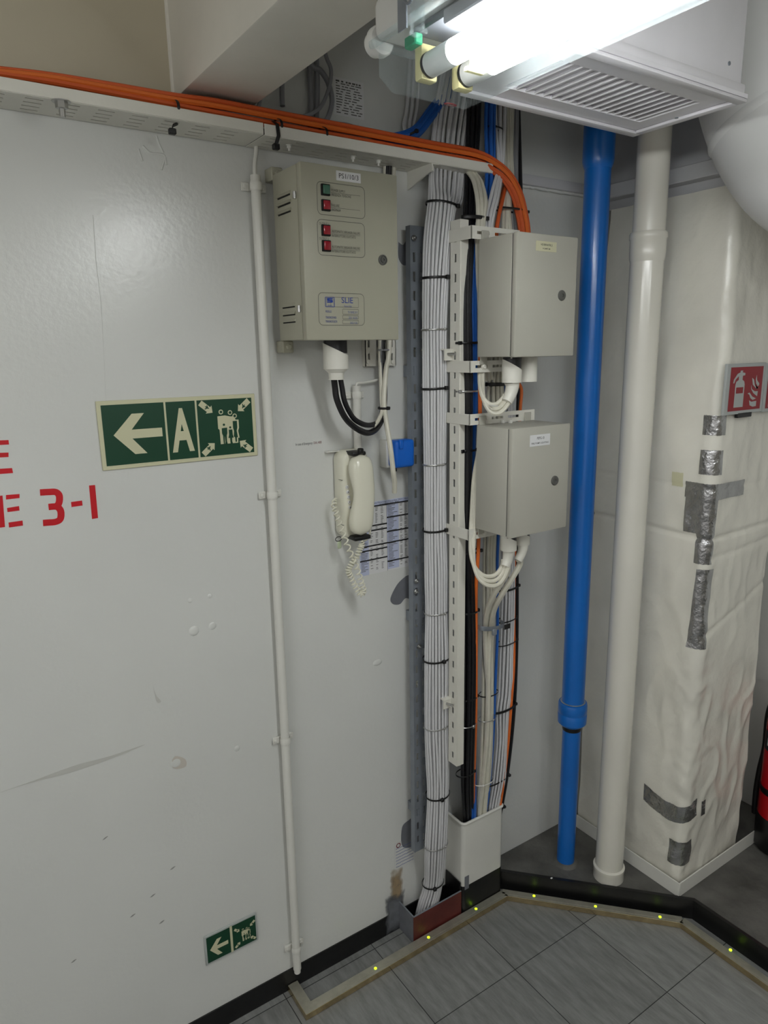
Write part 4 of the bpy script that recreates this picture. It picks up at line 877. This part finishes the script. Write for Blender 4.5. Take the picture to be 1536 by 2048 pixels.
# ================================================================== GREEN ESCAPE SIGNS
def arrow_pts(x0, y0, w_, h_):       # left-pointing arrow in unit box, scaled
    a = [(0, .5), (.40, 1), (.65, 1), (.37, .61), (1, .61), (1, .39), (.37, .39), (.65, 0), (.40, 0)]
    return [(x0 + x * w_, y0 + y * h_) for x, y in a]
def assembly(bg, bk, fr, x0, y0, s, h0):     # assembly point pictogram in a square of side s
    def T(p): return [(x0 + x * s, y0 + y * s) for x, y in p]
    # centre crowd silhouette
    flat(bg, fr, T([(.36, .70), (.50, .71), (.60, .685), (.665, .685), (.70, .62), (.755, .62), (.755, .47), (.735, .42), (.755, .29), (.725, .29), (.725, .20), (.62, .20), (.60, .27), (.58, .20), (.52, .20), (.50, .30), (.47, .20), (.39, .20), (.385, .46), (.36, .48)]), h0)
    for cx, cy in ((.43, .775), (.60, .755), (.685, .69)): disc(bg, fr, x0 + cx * s, y0 + cy * s, .042 * s, h0 + .0001); disc(bk, fr, x0 + cx * s, y0 + cy * s, .025 * s, h0 + .0006)
    for cx, cy, r_ in ((.47, .545, .021), (.585, .49, .020)): disc(bk, fr, x0 + cx * s, y0 + cy * s, r_ * s, h0 + .0006, 16)
    for p in ([(.425, .485), (.525, .49), (.525, .39), (.51, .35), (.505, .20), (.482, .20), (.476, .33), (.470, .33), (.464, .20), (.445, .20), (.442, .35), (.425, .39)],
              [(.555, .45), (.622, .45), (.625, .36), (.640, .30), (.610, .30), (.605, .20), (.575, .20), (.570, .30), (.540, .30), (.556, .36)],
              [(.64, .60), (.72, .60), (.72, .48), (.705, .42), (.722, .30), (.700, .30), (.697, .22), (.672, .22), (.668, .30), (.645, .32), (.655, .42), (.64, .48)]): flat(bk, fr, T(p), h0 + .0006)
    for cx, cy, ang in ((.165, .865, -40), (.865, .865, 220), (.165, .135, 40), (.865, .135, 140)):
        ca, sa = math.cos(math.radians(ang)), math.sin(math.radians(ang))
        def R(p): return [(x0 + (cx + x * ca - y * sa) * s, y0 + (cy + x * sa + y * ca) * s) for x, y in p]
        flat(bg, fr, R([(-.14, -.052), (.055, -.052), (.055, -.088), (.145, 0), (.055, .088), (.055, .052), (-.14, .052)]), h0)
        flat(bk, fr, R([(-.01, .045), (.03, .02), (.045, .03), (.05, .015), (.02, -.005), (.0, -.04), (-.012, -.035), (.0, 0), (-.03, .0), (-.03, .012), (-.005, .015), (-.02, .035)]), h0 + .0006)
x0, x1 = PA(197, 868).x, PA(511, 850).x; z0, z1 = 1.577, 1.725
t = thing('escape_sign', 'large green escape sign with arrow and letter A on the white wall', 'sign', ((x0 + x1) / 2, 0, z0)); fr = wallframe(x0, z0); W_, H_ = x1 - x0, z1 - z0
obj('backing_plate', MB().box((x0, -.004, z0), (x1, -.0005, z1), .001, 1), M_glow, t)
b = MB(); bb = .009
d1, d2 = PA(330, 860).x - x0, PA(392, 860).x - x0
for xa, xb in ((bb, d1 - .0), (d1 + .0045, d2), (d2 + .0045, W_ - bb)): rect(b, fr, xa, bb, xb, H_ - bb, .0040)
obj('green_panels', b, M_sgreen, t)
bg, bk = MB(), MB()
flat(bg, fr, arrow_pts(PA(226, 870).x - x0, .030, PA(323, 860).x - PA(226, 870).x, H_ - .060), .0048)
ax, aw = d1 + .012, d2 - d1 - .020
text(bg, fr, 'A', ax, .030, H_ - .058, .0052, wid=aw, bold=.035)
assembly(bg, bk, fr, d2 + .0045, bb, H_ - 2 * bb, .0048)
obj('pictograms', bg, M_glow, t); obj('pictogram_infill', bk, M_sgreen, t)  # green printed details inside the pale pictogram
x0, x1 = PA(409, 1903).x, PA(513, 1850).x; z0, z1 = PA(513, 1877).z - .003, PA(511, 1823).z
t = thing('escape_sign', 'small low green escape sign in a grey frame near the skirting', 'sign', ((x0 + x1) / 2, 0, z0)); fr = wallframe(x0, z0); W_, H_ = x1 - x0, z1 - z0
obj('frame', MB().box((x0, -.005, z0), (x1, -.0005, z1), .0012, 1), M_signgrey, t)
b = MB(); rect(b, fr, .0055, .0055, W_ * .475, H_ - .0055, .0048); rect(b, fr, W_ * .52, .0055, W_ - .0045, H_ - .0055, .0048); obj('green_panels', b, M_sgreen, t)
bg, bk = MB(), MB(); rect(bg, fr, W_ * .475, .004, W_ * .52, H_ - .004, .0048)
flat(bg, fr, arrow_pts(W_ * .09, H_ * .2, W_ * .34, H_ * .56), .0056); assembly(bg, bk, fr, W_ * .535, H_ * .10, min(W_ * .43, H_ * .8), .0056)
obj('pictograms', bg, M_glow, t); obj('pictogram_infill', bk, M_sgreen, t)

# ================================================================== COLLAR, RED BOX, FLOOR LIGHT STRIP
x0, x1, yf = 1.280, 1.455, -.085; zt = .345
t = thing('cable_collar', 'white steel collar on the wall swallowing the right cable runs', 'cable collar', ((x0 + x1) / 2, 0, 0))
def uplan(o, r): return [(x0 - o, -.001)] + [(x0 - o + (r + o) * (1 - math.cos(a)), yf - o + (r + o) * (1 - math.sin(a))) for a in [math.pi / 2 * i / 6 for i in range(7)]] + [(x1 + o - (r + o) * (1 - math.sin(a)), yf - o + (r + o) * (1 - math.cos(a))) for a in [math.pi / 2 * i / 6 for i in range(7)]] + [(x1 + o, -.001)]
def ushell(mb, o_in, o_out, z0, z1, r=.014):
    a, c = uplan(o_in, r), uplan(o_out, r); k = len(a)
    vs = [[mb.bm.verts.new((x, y, z)) for x, y in q] for q, z in ((a, z0), (c, z0), (c, z1), (a, z1))]
    for s in range(4):
        A_, B_ = vs[s], vs[(s + 1) % 4]
        for j in range(k - 1): mb.bm.faces.new((A_[j], A_[j + 1], B_[j + 1], B_[j]))
    for j in (0, k - 1): mb.bm.faces.new([vs[s][j] for s in range(4)])
    return mb
obj('shell', ushell(MB(), -.004, 0, .112, zt), M_white, t)
obj('rolled_rim', MB().tube([(x, y, zt) for x, y in uplan(.0005, .014)], .0048, 10), M_white, t)
obj('black_base', ushell(MB(), -.004, .0012, .001, .112), M_black, t)
obj('primer_patch', MB().box((1.288, yf - .0018, .10), (1.306, yf - .0003, .150), .0006, 1), M_primer, t)
x0r, x1r, yr, zr = 1.084, 1.2770, -.083, .100
t = thing('red_cable_box', 'open red oxide steel box on the floor swallowing the thick white bundle', 'cable box', ((x0r + x1r) / 2, yr / 2, 0))
obj('front_plate', MB().box((x0r, yr, .001), (x1r, yr + .003, zr), .0005, 1), M_red, t)
obj('end_plate', MB().box((x0r, yr + .003, .001), (x0r + .003, -.005, zr), .0005, 1), M_primer, t, label='end plate in bare grey primer')
obj('end_plate', MB().box((x1r - .003, yr + .003, .001), (x1r, -.005, zr + .03), .0005, 1), M_black, t)
obj('inner_floor', MB().box((x0r + .003, yr + .003, .001), (x1r - .003, -.005, .012)), M_black, t)
b = MB().box((x0r + .0005, yr - .0006, zr), (x1r - .0005, yr + .0036, zr + .0015)).box((x0r - .0006, yr + .003, zr), (x0r + .0036, -.005, zr + .0015)); obj('bare_edge', b, M_galv, t)
# the aluminium strip of floor lights
def rail(label, line, leds, w_=.030, h_=.020):
    t = thing('floor_light_strip', label, 'light strip', line[0])
    L_ = [V(p) for p in line]
    obj('profile', strip(MB(), L_, 0, w_, .0005, h_), M_alu, t)
    b = MB(); strip(b, L_, w_ * .3, w_ * .72, h_, h_ + .0006); obj('cover_strip', b, M_alu, t)
    b = MB(); strip(b, L_, w_, w_ + .0012, .0015, h_ - .0006); obj('front_face', b, M_railface, t)
    for px, py in leds:
        p = PZ(px, py, h_); l = obj('led', MB().lathe([(.0042, -.0002), (.0042, .0012), (.003, .0022), (0, .0026)], (p.x, p.y, h_), (0, 0, 1), 14), M_led, t)
    return t
def offset_line(pts): return pts
rail('aluminium floor light strip running along the wall from its corner end', [(.716, -.006, 0), (.716, -.0885, 0), (1.452, -.0885, 0)], [(751, 1937), (857, 1875), (952, 1818)])
rail('aluminium floor light strip slanting along the black kerb', [(1.458, -.086, 0), (1.848, -.506, 0)], [(1068, 1792), (1191, 1813), (1320, 1834)], .028)
rail('aluminium floor light strip running out of the photo at right', [(1.850, -.515, 0), (1.850, -3.6, 0)], [(1461, 1900)], .028)
for px, py, r_, lb in ((719, 1962, .004, 'white paint crumb on the floor beside the wall light strip'), (1103, 1757, .004, 'white paint crumb on the kerb edge by the blue pipe')):
    p = PZ(px, py, .0); zz = .0 if py > 1900 else ZK + .006
    if py < 1900: p = PZ(px, py, zz)
    tag(obj('paint_crumb', MB().box((p.x - r_, p.y - r_ * .7, zz + .0003), (p.x + r_, p.y + r_ * .7, zz + .003), .001, 1), M_paper), lb, 'crumb')

# ================================================================== PIPES
bx, by = 1.690, -.155
t = thing('blue_pipe', 'bright blue vertical pipe with a collar standing near the wall', 'pipe', (bx, by, ZK))
zc = PA(1137, 1425, .155).z
obj('upper_pipe', MB().cyl((bx, by, zc), (bx, by, 2.86), .0365, n=40), M_blue, t)
obj('lower_pipe', MB().cyl((bx, by, ZK), (bx, by, zc), .0300, n=40), M_blue, t)
obj('collar', MB().lathe([(.037, -.048), (.040, -.042), (.0465, -.038), (.0475, -.006), (.0465, -.004), (.0465, .000), (.0475, .002), (.0470, .028), (.045, .033), (.037, .036)], (bx, by, zc), (0, 0, 1), 40), M_blue, t)
obj('bare_ring', MB().lathe([(.0375, .034), (.0400, .036), (.0375, .038)], (bx, by, zc), (0, 0, 1), 40), M_steel, t)
obj('black_band', MB().lathe([(.0305, -.066), (.0312, -.064), (.0312, -.050), (.0305, -.048)], (bx, by, zc), (0, 0, 1), 32), M_black, t)
obj('upper_coupling', MB().lathe([(.037, -.07), (.041, -.06), (.0435, -.05), (.0435, .09), (.041, .1)], (bx, by, 2.375), (0, 0, 1), 40), M_blue, t)
obj('foot_weld', MB().lathe([(.043, 0), (.040, .005), (.032, .011)], (bx, by, ZK), (0, 0, 1), 32), M_deck, t)
wx, wy = 1.757, -.285
t = thing('white_pipe', 'white vertical soil pipe with a socket joint beside the blue pipe', 'pipe', (wx, wy, ZK))
zs = PA(1286, 470, .285).z
obj('upper_pipe', MB().cyl((wx, wy, zs - .02), (wx, wy, 2.86), .0435, n=44), M_pvc, t)
obj('lower_pipe', MB().cyl((wx, wy, ZK), (wx, wy, zs - .04), .0450, n=44), M_pvc, t)
obj('socket', MB().lathe([(.045, -.07), (.0475, -.06), (.0485, -.045), (.0485, -.012), (.0505, -.008), (.0505, .004), (.048, .008), (.0445, .008)], (wx, wy, zs), (0, 0, 1), 44), M_pvc, t)
obj('foot_collar', MB().lathe([(.050, 0), (.050, .030), (.0515, .034), (.0515, .044), (.046, .048)], (wx, wy, ZK), (0, 0, 1), 44), M_pvc, t)

# ================================================================== LAGGED DUCT COLUMN
CX, CY, RR = 1.880, -.464, .030
XR, YB = 2.222, -.045
LH = RR * math.pi / 2
def creases(s, z):
    d = 0.0
    for zc_, w_, a in ((1.262 + .03 * min(abs(s), .3) , .006, .0075), (1.415 - .02 * max(0, s), .005, .003), (.955 + .35 * s, .010, .004 if s > 0 else 0), (1.71, .004, .003 if s > .03 else 0), (1.20 + .06 * s, .008, .004 if s > 0.02 else 0)):
        d -= a * math.exp(-((z - zc_) / w_) ** 2)
    return d
def surf(s, z, off=0.0):
    """point of the lagging: s runs from the near corner, negative along the left face, positive along the front face"""
    if abs(s) < LH / 2:
        a = math.pi * 1.25 + s / RR; c = V((CX + RR, CY + RR, z)); n = V((math.cos(a), math.sin(a), 0)); p = c + n * RR
    elif s < 0: p = V((CX, CY + RR + (-s - LH / 2), z)); n = V((-1, 0, 0))
    else: p = V((CX + RR + (s - LH / 2), CY, z)); n = V((0, -1, 0))
    low = max(0.0, min(1.0, (1.35 - z) / .9)); fr_ = 1 if s > 0 else .45; cr_ = math.exp(-(s / .07) ** 2)
    q = V((s * 7, z * 4.5, 1.3)); h = .0045 * noise.noise(q) + .0022 * noise.noise(V((s * 22 + z * 5, z * 9 - s * 6, 4)))
    rd = 1 - abs(noise.noise(V((s * 13 - z * 4, z * 6.5 + s * 6, 7.7)))) * 2
    h += (.0026 + .0042 * low * fr_) * max(0, rd - .25) + .004 * cr_ * noise.noise(V((s * 30, z * 26, 2.2))) * (.4 + low)
    h += .007 * low * fr_ * noise.noise(V((s * 5 + 3, z * 3.2, 8)))
    h += creases(s, z)
    if z > 2.1: h -= .10 * (z - 2.1) * (1 if z < 2.23 else 1)
    return p + n * (h + off)
sl_ = -(abs(YB - CY) - RR + LH / 2); sr_ = (XR - CX - RR) + LH / 2
b = MB(); NS, NZ = 150, 300; zlo, zhi = ZK + .012, 2.235
grid = [[b.bm.verts.new(surf(sl_ + (sr_ - sl_) * i / NS, zlo + (zhi - zlo) * j / NZ)) for i in range(NS + 1)] for j in range(NZ + 1)]
for j in range(NZ):
    for i in range(NS): b.bm.faces.new((grid[j][i], grid[j][i + 1], grid[j + 1][i + 1], grid[j + 1][i]))
for cor in (((XR, YB),),):
    bc = [b.bm.verts.new((XR, YB, zlo + (zhi - zlo) * j / NZ)) for j in (0, NZ)]
    b.bm.faces.new([grid[j][NS] for j in range(NZ + 1)] + [bc[1], bc[0]]); b.bm.faces.new([grid[j][0] for j in range(NZ + 1)] + [bc[1], bc[0]])
    b.bm.faces.new([grid[NZ][i] for i in range(NS + 1)] + [bc[1]]); b.bm.faces.new([grid[0][i] for i in range(NS + 1)] + [bc[0]])
col = thing('lagged_duct', 'white cloth lagged square duct column patched with foil tape', 'duct', (2.03, -.26, ZK))
obj('lagging', b, M_lag, col, ang=80)
def tape(name, s0, s1, za, zb, skew=0.0, m_=None, dip=0.0, off=.0016):
    b = MB(); n, k = max(4, int((s1 - s0) / .004)), max(3, int(abs(za - zb) / .006))
    g = [[b.bm.verts.new(surf(s0 + (s1 - s0) * i / n + skew * j / k, zb + (za - zb) * j / k - dip * math.sin(math.pi * i / n) + .0015 * noise.noise(V((i * .9, j * .7, s0 * 40))), off)) for i in range(n + 1)] for j in range(k + 1)]
    for j in range(k):
        for i in range(n): b.bm.faces.new((g[j][i], g[j][i + 1], g[j + 1][i + 1], g[j + 1][i]))
    return obj(name, b, m_ or M_tape, col, ang=80)
tape('foil_tape_patch', -.040, .030, 1.626, 1.570)
tape('foil_tape_patch', -.040, .026, 1.527, 1.456)
tape('foil_tape_patch', -.078, .150, 1.430, 1.383, off=.003)
tape('foil_tape_patch', -.075, .020, 1.386, 1.278, off=.0024)
tape('foil_tape_patch', -.034, .020, 1.300, 1.188)
tape('foil_tape_patch', -.034, .022, 1.172, .920, skew=.012)
tape('foil_tape_patch', -.140, .058, .392, .330, dip=.020)
tape('foil_tape_patch', .080, .102, .372, .318)
tape('foil_tape_patch', -.036, .046, .245, .160)
tape('masking_tape_scrap', -.125, -.088, 1.452, 1.410, m_=M_pyel)
# steel duct continuing above with its flange, and the coaming at the foot
up = thing('steel_duct', 'grey steel duct with a flange above the lagged column', 'duct', (2.05, -.23, 2.24))
obj('casing', MB().box((1.905, -.440, 2.236), (2.205, -.024, 2.845), .003), M_shelfgrey, up)
obj('flange', MB().box((1.862, -.478, 2.262), (2.235, -.024, 2.303), .002, 1), M_shelfgrey, up)
co = thing('coaming', 'white steel upstand framing the foot of the lagged column', 'coaming', (2.05, -.27, ZK))
obj('side_plate', MB().box((1.863, -.480, ZK + .0005), (1.867, -.003, ZK + .052), .001, 1), M_white, co)
obj('front_plate', MB().box((1.867, -.480, ZK + .0005), (2.40, -.476, ZK + .052), .001, 1), M_white, co)

# ---- fire signs on the column front
yS = -.481
A, B = PA(1456, 728, -yS), PA(1523, 823, -yS)
def fsign(label, x0, z0, W_, H_):
    t = thing('fire_sign', label, 'sign', (x0 + W_ / 2, yS, z0)); fr = wallframe(x0, z0, -yS)
    obj('frame', MB().box((x0, yS, z0), (x0 + W_, yS + .008, z0 + H_), .001, 1), M_signgrey, t); return t, fr
W_, H_ = B.x - A.x, A.z - B.z
t, fr = fsign('red fire extinguisher pictogram sign on the lagged column', A.x, B.z, W_, H_)
obj('red_panel', rect(MB(), fr, W_ * .09, H_ * .07, W_ * .93, H_ * .93, .0004), M_sred, t)
b = MB()
U = lambda pts: [(W_ * (.09 + .84 * x), H_ * (.07 + .86 * y)) for x, y in pts]
for p in ([(.16, .08), (.44, .08), (.44, .40), (.16, .40)], [(.16, .54), (.44, .54), (.44, .60), (.42, .67), (.36, .71), (.36, .80), (.43, .81), (.43, .86), (.34, .88), (.36, .92), (.28, .92), (.28, .88), (.20, .85), (.10, .72), (.09, .64), (.12, .64), (.15, .72), (.24, .80), (.25, .71), (.18, .67), (.16, .60)], [(.16, .40), (.19, .40), (.19, .54), (.16, .54)], [(.41, .40), (.44, .40), (.44, .54), (.41, .54)]): flat(b, fr, U(p), .0010)
for p in ([(.66, .74), (.72, .70), (.76, .58), (.84, .47), (.88, .50), (.80, .50), (.70, .58)], [(.80, .80), (.82, .68), (.90, .60), (.90, .56), (.86, .53), (.80, .60), (.78, .70)], [(.65, .57), (.68, .48), (.78, .42), (.88, .42), (.87, .30), (.74, .38), (.66, .48)], [(.56, .38), (.62, .40), (.72, .30), (.84, .25), (.74, .22), (.66, .27), (.62, .35)], [(.63, .22), (.70, .18), (.86, .19), (.86, .07), (.76, .06), (.66, .10)]): flat(b, fr, U(p), .0010)
obj('pictogram', b, M_signgrey, t)
x2 = B.x + .004
t, fr = fsign('second red sign with a pale panel at right of the pictogram sign', x2, B.z - .002, W_ * 1.3, H_)
W2 = W_ * 1.3
obj('red_panel', rect(MB(), fr, W2 * .05, H_ * .07, W2 * .95, H_ * .93, .0004), M_sred, t)
b = MB(); rect(b, fr, W2 * .10, H_ * .10, W2 * .90, H_ * .38, .0010); rect(b, fr, W2 * .10, H_ * .74, W2 * .90, H_ * .90, .0010); rect(b, fr, W2 * .14, H_ * .44, W2 * .20, H_ * .66, .0010); obj('pale_panels', b, M_signgrey, t)
obj('lettering', text(MB(), fr, '6kg', W2 * .12, H_ * .20, H_ * .09, .0016), M_ink, t)
A, B = PA(1476, 826, -yS), PA(1503, 833, -yS)
tag(obj('tag_plate', MB().box((A.x, yS, B.z), (B.x, yS + .010, A.z), .001, 1), M_tie), 'small black tag tucked under the fire extinguisher sign', 'tag')

# ---- fire extinguisher
ex, ey, er = 2.362, -.542, .079
t = thing('fire_extinguisher', 'red fire extinguisher with black foot at the right photo edge', 'fire extinguisher', (ex, ey, ZK + .002))
zb = ZK + .002
obj('cylinder', MB().lathe([(er * .98, .10), (er, .11), (er, .47), (er * .97, .50), (er * .80, .535), (er * .45, .555), (.022, .56), (.022, .585)], (ex, ey, zb), (0, 0, 1), 48), M_extred, t)
obj('foot', MB().lathe([(er * .90, 0), (er * 1.02, .012), (er * 1.04, .13), (er * 1.005, .135)], (ex, ey, zb), (0, 0, 1), 48), M_tie, t)
obj('shoulder_ring', MB().lathe([(.030, .560), (.048, .572), (.040, .582), (.024, .584)], (ex, ey, zb), (0, 0, 1), 36), M_extred, t)
v_ = obj('valve', MB().lathe([(.020, .585), (.022, .59), (.020, .62), (.012, .63)], (ex, ey, zb), (0, 0, 1), 24), M_tie, t)
obj('handle', MB().box((ex - .01, ey - .10, zb + .625), (ex + .01, ey + .03, zb + .635), .003, 1).box((ex - .01, ey - .10, zb + .655), (ex + .01, ey + .02, zb + .665), .003, 1), M_tie, t)
obj('strap', MB().lathe([(er + .0008, -.013), (er + .003, -.011), (er + .003, .011), (er + .0008, .013)], (ex, ey, zb + .245), (-.10, .12, 1), 48), M_tie, t)
hq = lambda k, z: (ex - .414 * k + .030, ey + .91 * k + .012, zb + z)
obj('hose', MB().tube(smooth([(ex, ey + .02, zb + .60), hq(.050, .585), hq(.078, .50), hq(.078, .36), hq(.086, .27), hq(.090, .18), hq(.088, .09)], 8), .010, 12), M_tie, t)
def wrap(mb, a0, a1, z0, z1, off=.0006, n=12):
    g = [[mb.bm.verts.new((ex + (er + off) * math.cos(a0 + (a1 - a0) * i / n), ey + (er + off) * math.sin(a0 + (a1 - a0) * i / n), zz)) for i in range(n + 1)] for zz in (z0, z1)]
    for i in range(n): mb.bm.faces.new((g[0][i], g[0][i + 1], g[1][i + 1], g[1][i]))
    return mb
av = math.atan2(CAM.y - ey, CAM.x - ex)
obj('label_band', wrap(MB(), av - 1.35, av + .9, zb + .385, zb + .455), M_ink, t)
fr = Fr((ex + (er + .0014) * math.cos(av - .95), ey + (er + .0014) * math.sin(av - .95), zb + .40), V((-math.sin(av - .95), math.cos(av - .95), 0)), ZF)
obj('lettering', text(MB(), fr, 'R', -.006, .005, .03, 0), M_paper, t)
b = MB(); disc(b, Fr(fr.o - V((0, 0, .135)) + V((.006, -.010, 0)), fr.u, fr.v), 0, 0, .018, 0, 20, .0006); obj('round_emblem', b, M_paper, t)

# ================================================================== LUMINAIRE, VENT BOX, ROUND DUCT
LX0, LX1, LY0, LY1 = .634, .812, -.622, -1.905
lamp = thing('fluorescent_light', 'twin tube fluorescent light with clear cover hanging near the wall', 'light', ((LX0 + LX1) / 2, (LY0 + LY1) / 2, 2.30))
sec = [(LX0, 2.250), (LX0, 2.203), (LX0 + .022, 2.186), (LX1 - .022, 2.186), (LX1, 2.203), (LX1, 2.250)]
b = MB(); rg = []
for y, ins in ((LY0 + .0, .010), (LY0 - .022, .0), (LY1 + .022, .0), (LY1, .010)):
    rg.append([b.bm.verts.new((x + (ins if x < .72 else -ins), y, z + (ins if z < 2.24 else 0))) for x, z in sec])
for a, c in zip(rg, rg[1:]):
    for j in range(len(sec) - 1): b.bm.faces.new((a[j], a[j + 1], c[j + 1], c[j]))
b.bm.faces.new(rg[0]); b.bm.faces.new(rg[-1])
obj('clear_cover', b, M_clear, lamp, ang=20)
obj('cover_rim', MB().box((LX0 - .006, LY1 - .004, 2.248), (LX0 + .004, LY0 + .004, 2.258), .002, 1).box((LX1 - .004, LY1 - .004, 2.248), (LX1 + .006, LY0 + .004, 2.258), .002, 1).box((LX0 - .006, LY0 - .006, 2.248), (LX1 + .006, LY0 + .004, 2.258), .002, 1), M_clear, lamp)
obj('housing', MB().box((LX0, LY1, 2.257), (LX1, LY0, 2.312), .012, 3), M_lampbody, lamp)
obj('gear_tray', MB().box((LX0 + .020, LY1 + .03, 2.246), (LX1 - .020, LY0 - .07, 2.256), .003, 1), M_geartray, lamp)
TUBES = ((.693, 2.219), (.762, 2.219))
for i, (tx, tz) in enumerate(TUBES):
    ys = LY0 - .115
    tb = obj('tube', MB().cyl((tx, ys, tz), (tx, LY1 + .11, tz), .0165, n=24), M_tube, lamp)
    obj('end_cap', MB().cyl((tx, ys + .055, tz), (tx, ys, tz), .0168, n=24).cyl((tx, LY1 + .11, tz), (tx, LY1 + .055, tz), .0168, n=24), M_tubecap, tb)
    obj('black_ring', MB().cyl((tx, ys + .057, tz), (tx, ys + .052, tz), .0172, n=24), M_tie, tb)
    obj('lampholder', MB().box((tx - .015, ys + .056, tz - .020), (tx + .015, ys + .074, 2.247), .004, 2), M_lamph, lamp)
    obj('lampholder', MB().box((tx - .015, LY1 + .036, tz - .020), (tx + .015, LY1 + .054, 2.247), .004, 2), M_lamph, lamp)
obj('centre_clip', MB().box((.722, LY0 - .120, 2.20), (.734, LY0 - .112, 2.247), .001, 1).box((.712, LY0 - .120, 2.198), (.744, LY0 - .112, 2.204), .001, 1), M_lamph, lamp)
obj('terminal_block', MB().box((.650, LY0 - .082, 2.232), (.664, LY0 - .055, 2.247), .002, 1), M_green, lamp)
obj('ballast', MB().box((.644, LY0 - .26, 2.230), (.664, LY0 - .15, 2.247), .002, 1), M_gc, lamp)
fe = Fr((.755, LY0 - .030, 2.1855), V((1, 0, 0)), V((0, -1, 0)))
b = MB(); flat(b, fe, [(.012 * math.cos(i * .314), .0055 * math.sin(i * .314)) for i in range(20)], 0, .0005); em = obj('maker_emblem', b, M_sred, lamp)
obj('emblem_letters', text(MB(), fe, 'EAE', 0, -.0025, .005, .0009, align='C', bold=.02), M_signgrey, em)
g = obj('cable_gland', MB().lathe([(.019, 0), (.021, .003), (.021, .012), (.017, .014), (.017, .024), (.012, .025), (.012, .010), (0, .010)], (LX0 + .016, LY0 - .002, 2.262), (0, 1, 0), 30), M_lampbody, lamp)
for yy in (LY0 - .12, LY0 - .55, LY0 - .98):
    c = obj('cover_clip', MB().box((LX0 - .013, yy - .012, 2.228), (LX0 - .004, yy + .012, 2.285), .002, 1).box((LX0 - .016, yy - .009, 2.224), (LX0 + .002, yy + .009, 2.230), .001, 1), M_clear, lamp)
def copy_tree(o, parent=None):
    c = o.copy(); COL.objects.link(c)
    if parent is not None: c.parent = parent
    for ch in list(o.children): copy_tree(ch, c)
    return c
c = copy_tree(lamp); c.location = lamp.location + V((0, -1.42, 0)); c['label'] = 'added unseen fluorescent fill light behind the camera, in line with the one in view'  # unseen copy added to fill the wall and boxes from the front
c = copy_tree(lamp); c.location = lamp.location + V((-1.95, -.15, 0)); c['label'] = 'added unseen fluorescent fill light, left of the view'  # unseen copy added to brighten the left-facing sides
hk = thing('lamp_hanger', 'bare steel bracket and hook holding the light at its left end', 'hanger', (LX0 - .01, LY0 - .09, 2.33))
obj('strap', MB().box((LX0 - .016, LY0 - .105, 2.236), (LX0 - .0135, LY0 - .085, 2.345), .0005, 1).box((LX0 - .016, LY0 - .105, 2.313), (LX0 + .06, LY0 - .085, 2.316)), M_galv, hk)
obj('wire_hook', MB().tube(smooth([(LX0 - .018, LY0 - .080, 2.34), (LX0 - .022, LY0 - .110, 2.30), (LX0 - .019, LY0 - .125, 2.275), (LX0 - .016, LY0 - .112, 2.262), (LX0 - .017, LY0 - .098, 2.275), (LX0 - .018, LY0 - .10, 2.30)], 6), .0022, 8), M_galv, hk)
# vent box with its louvred grille
VX0, VX1, VY0, VY1, VZ = .960, 1.482, -.700, -.428, 2.300
vb = thing('vent_box', 'white ceiling ventilation box with a louvred grille underneath', 'vent', ((VX0 + VX1) / 2, (VY0 + VY1) / 2, VZ))
gx0, gx1, gy0, gy1 = 1.012, 1.420, -.636, -.492
obj('grille_frame', MB().box((VX0, VY0, VZ), (gx0, VY1, VZ + .008)).box((gx1, VY0, VZ), (VX1, VY1, VZ + .008)).box((gx0, VY0, VZ), (gx1, gy0, VZ + .008)).box((gx0, gy1, VZ), (gx1, VY1, VZ + .008)), M_vent, vb)
for nm, lo, hi in (('frame_moulding', (VX0, VY1 - .022, VZ - .007), (VX1, VY1, VZ - .0003)), ('frame_moulding', (VX0, VY0, VZ - .007), (VX1, VY0 + .020, VZ - .0003)), ('frame_moulding', (VX1 - .020, VY0 + .0203, VZ - .007), (VX1, VY1 - .0223, VZ - .0003))):
    obj(nm, MB().box(lo, hi, .002, 2), M_vent, vb)
for i in range(17):
    x = gx0 + .010 + i * (gx1 - gx0 - .014) / 16.5
    obj('slat', MB().prism([(x, gy0, VZ + .003), (x + .002, gy0, VZ + .001), (x + .019, gy0, VZ + .020), (x + .017, gy0, VZ + .022)], (0, gy1 - gy0, 0)), M_vent, vb)
obj('casing', MB().box((VX0, VY0 + .012, VZ + .026), (VX1 - .006, VY1 - .01, 2.845), .004), M_vent, vb)
obj('casing_step', MB().box((VX0, VY0 + .004, VZ + .009), (VX1 - .003, VY1 - .004, VZ + .027), .004, 2), M_vent, vb)
for px, py in ((1353, 235), (1458, 127)):
    p = PZ(px, py, VZ - .008) if py > 200 else PA(px, py, -(VY0 + .012)); ax = (0, 0, -1) if py > 200 else (0, -1, 0)
    obj('screw', MB().lathe([(.004, 0), (.004, .0015), (.0015, .002)], p, ax, 12), M_galv, vb)
# round lagged duct bending away at the right
dp_ = [(1.790, -.480, 2.84), (1.795, -.505, 2.62), (1.805, -.545, 2.45), (1.820, -.600, 2.310), (1.845, -.685, 2.205), (1.885, -.82, 2.150), (1.95, -1.00, 2.14), (2.02, -1.20, 2.14)]
rd = thing('round_duct', 'white lagged round duct elbow at upper right beside the vent box', 'duct', dp_[3])
pth = smooth(dp_, 10)
obj('lagging', MB().tube(pth, .155, 48), M_elbow, rd, ang=60)
for i in (27, 42):
    sg = pth[i - 1:i + 2]; obj('joint_band', MB().tube([sg[0].lerp(sg[1], .3), sg[1], sg[1].lerp(sg[2], .7)], [.1555, .1590, .1555], 48, cap=False), M_elbow, rd, ang=80)
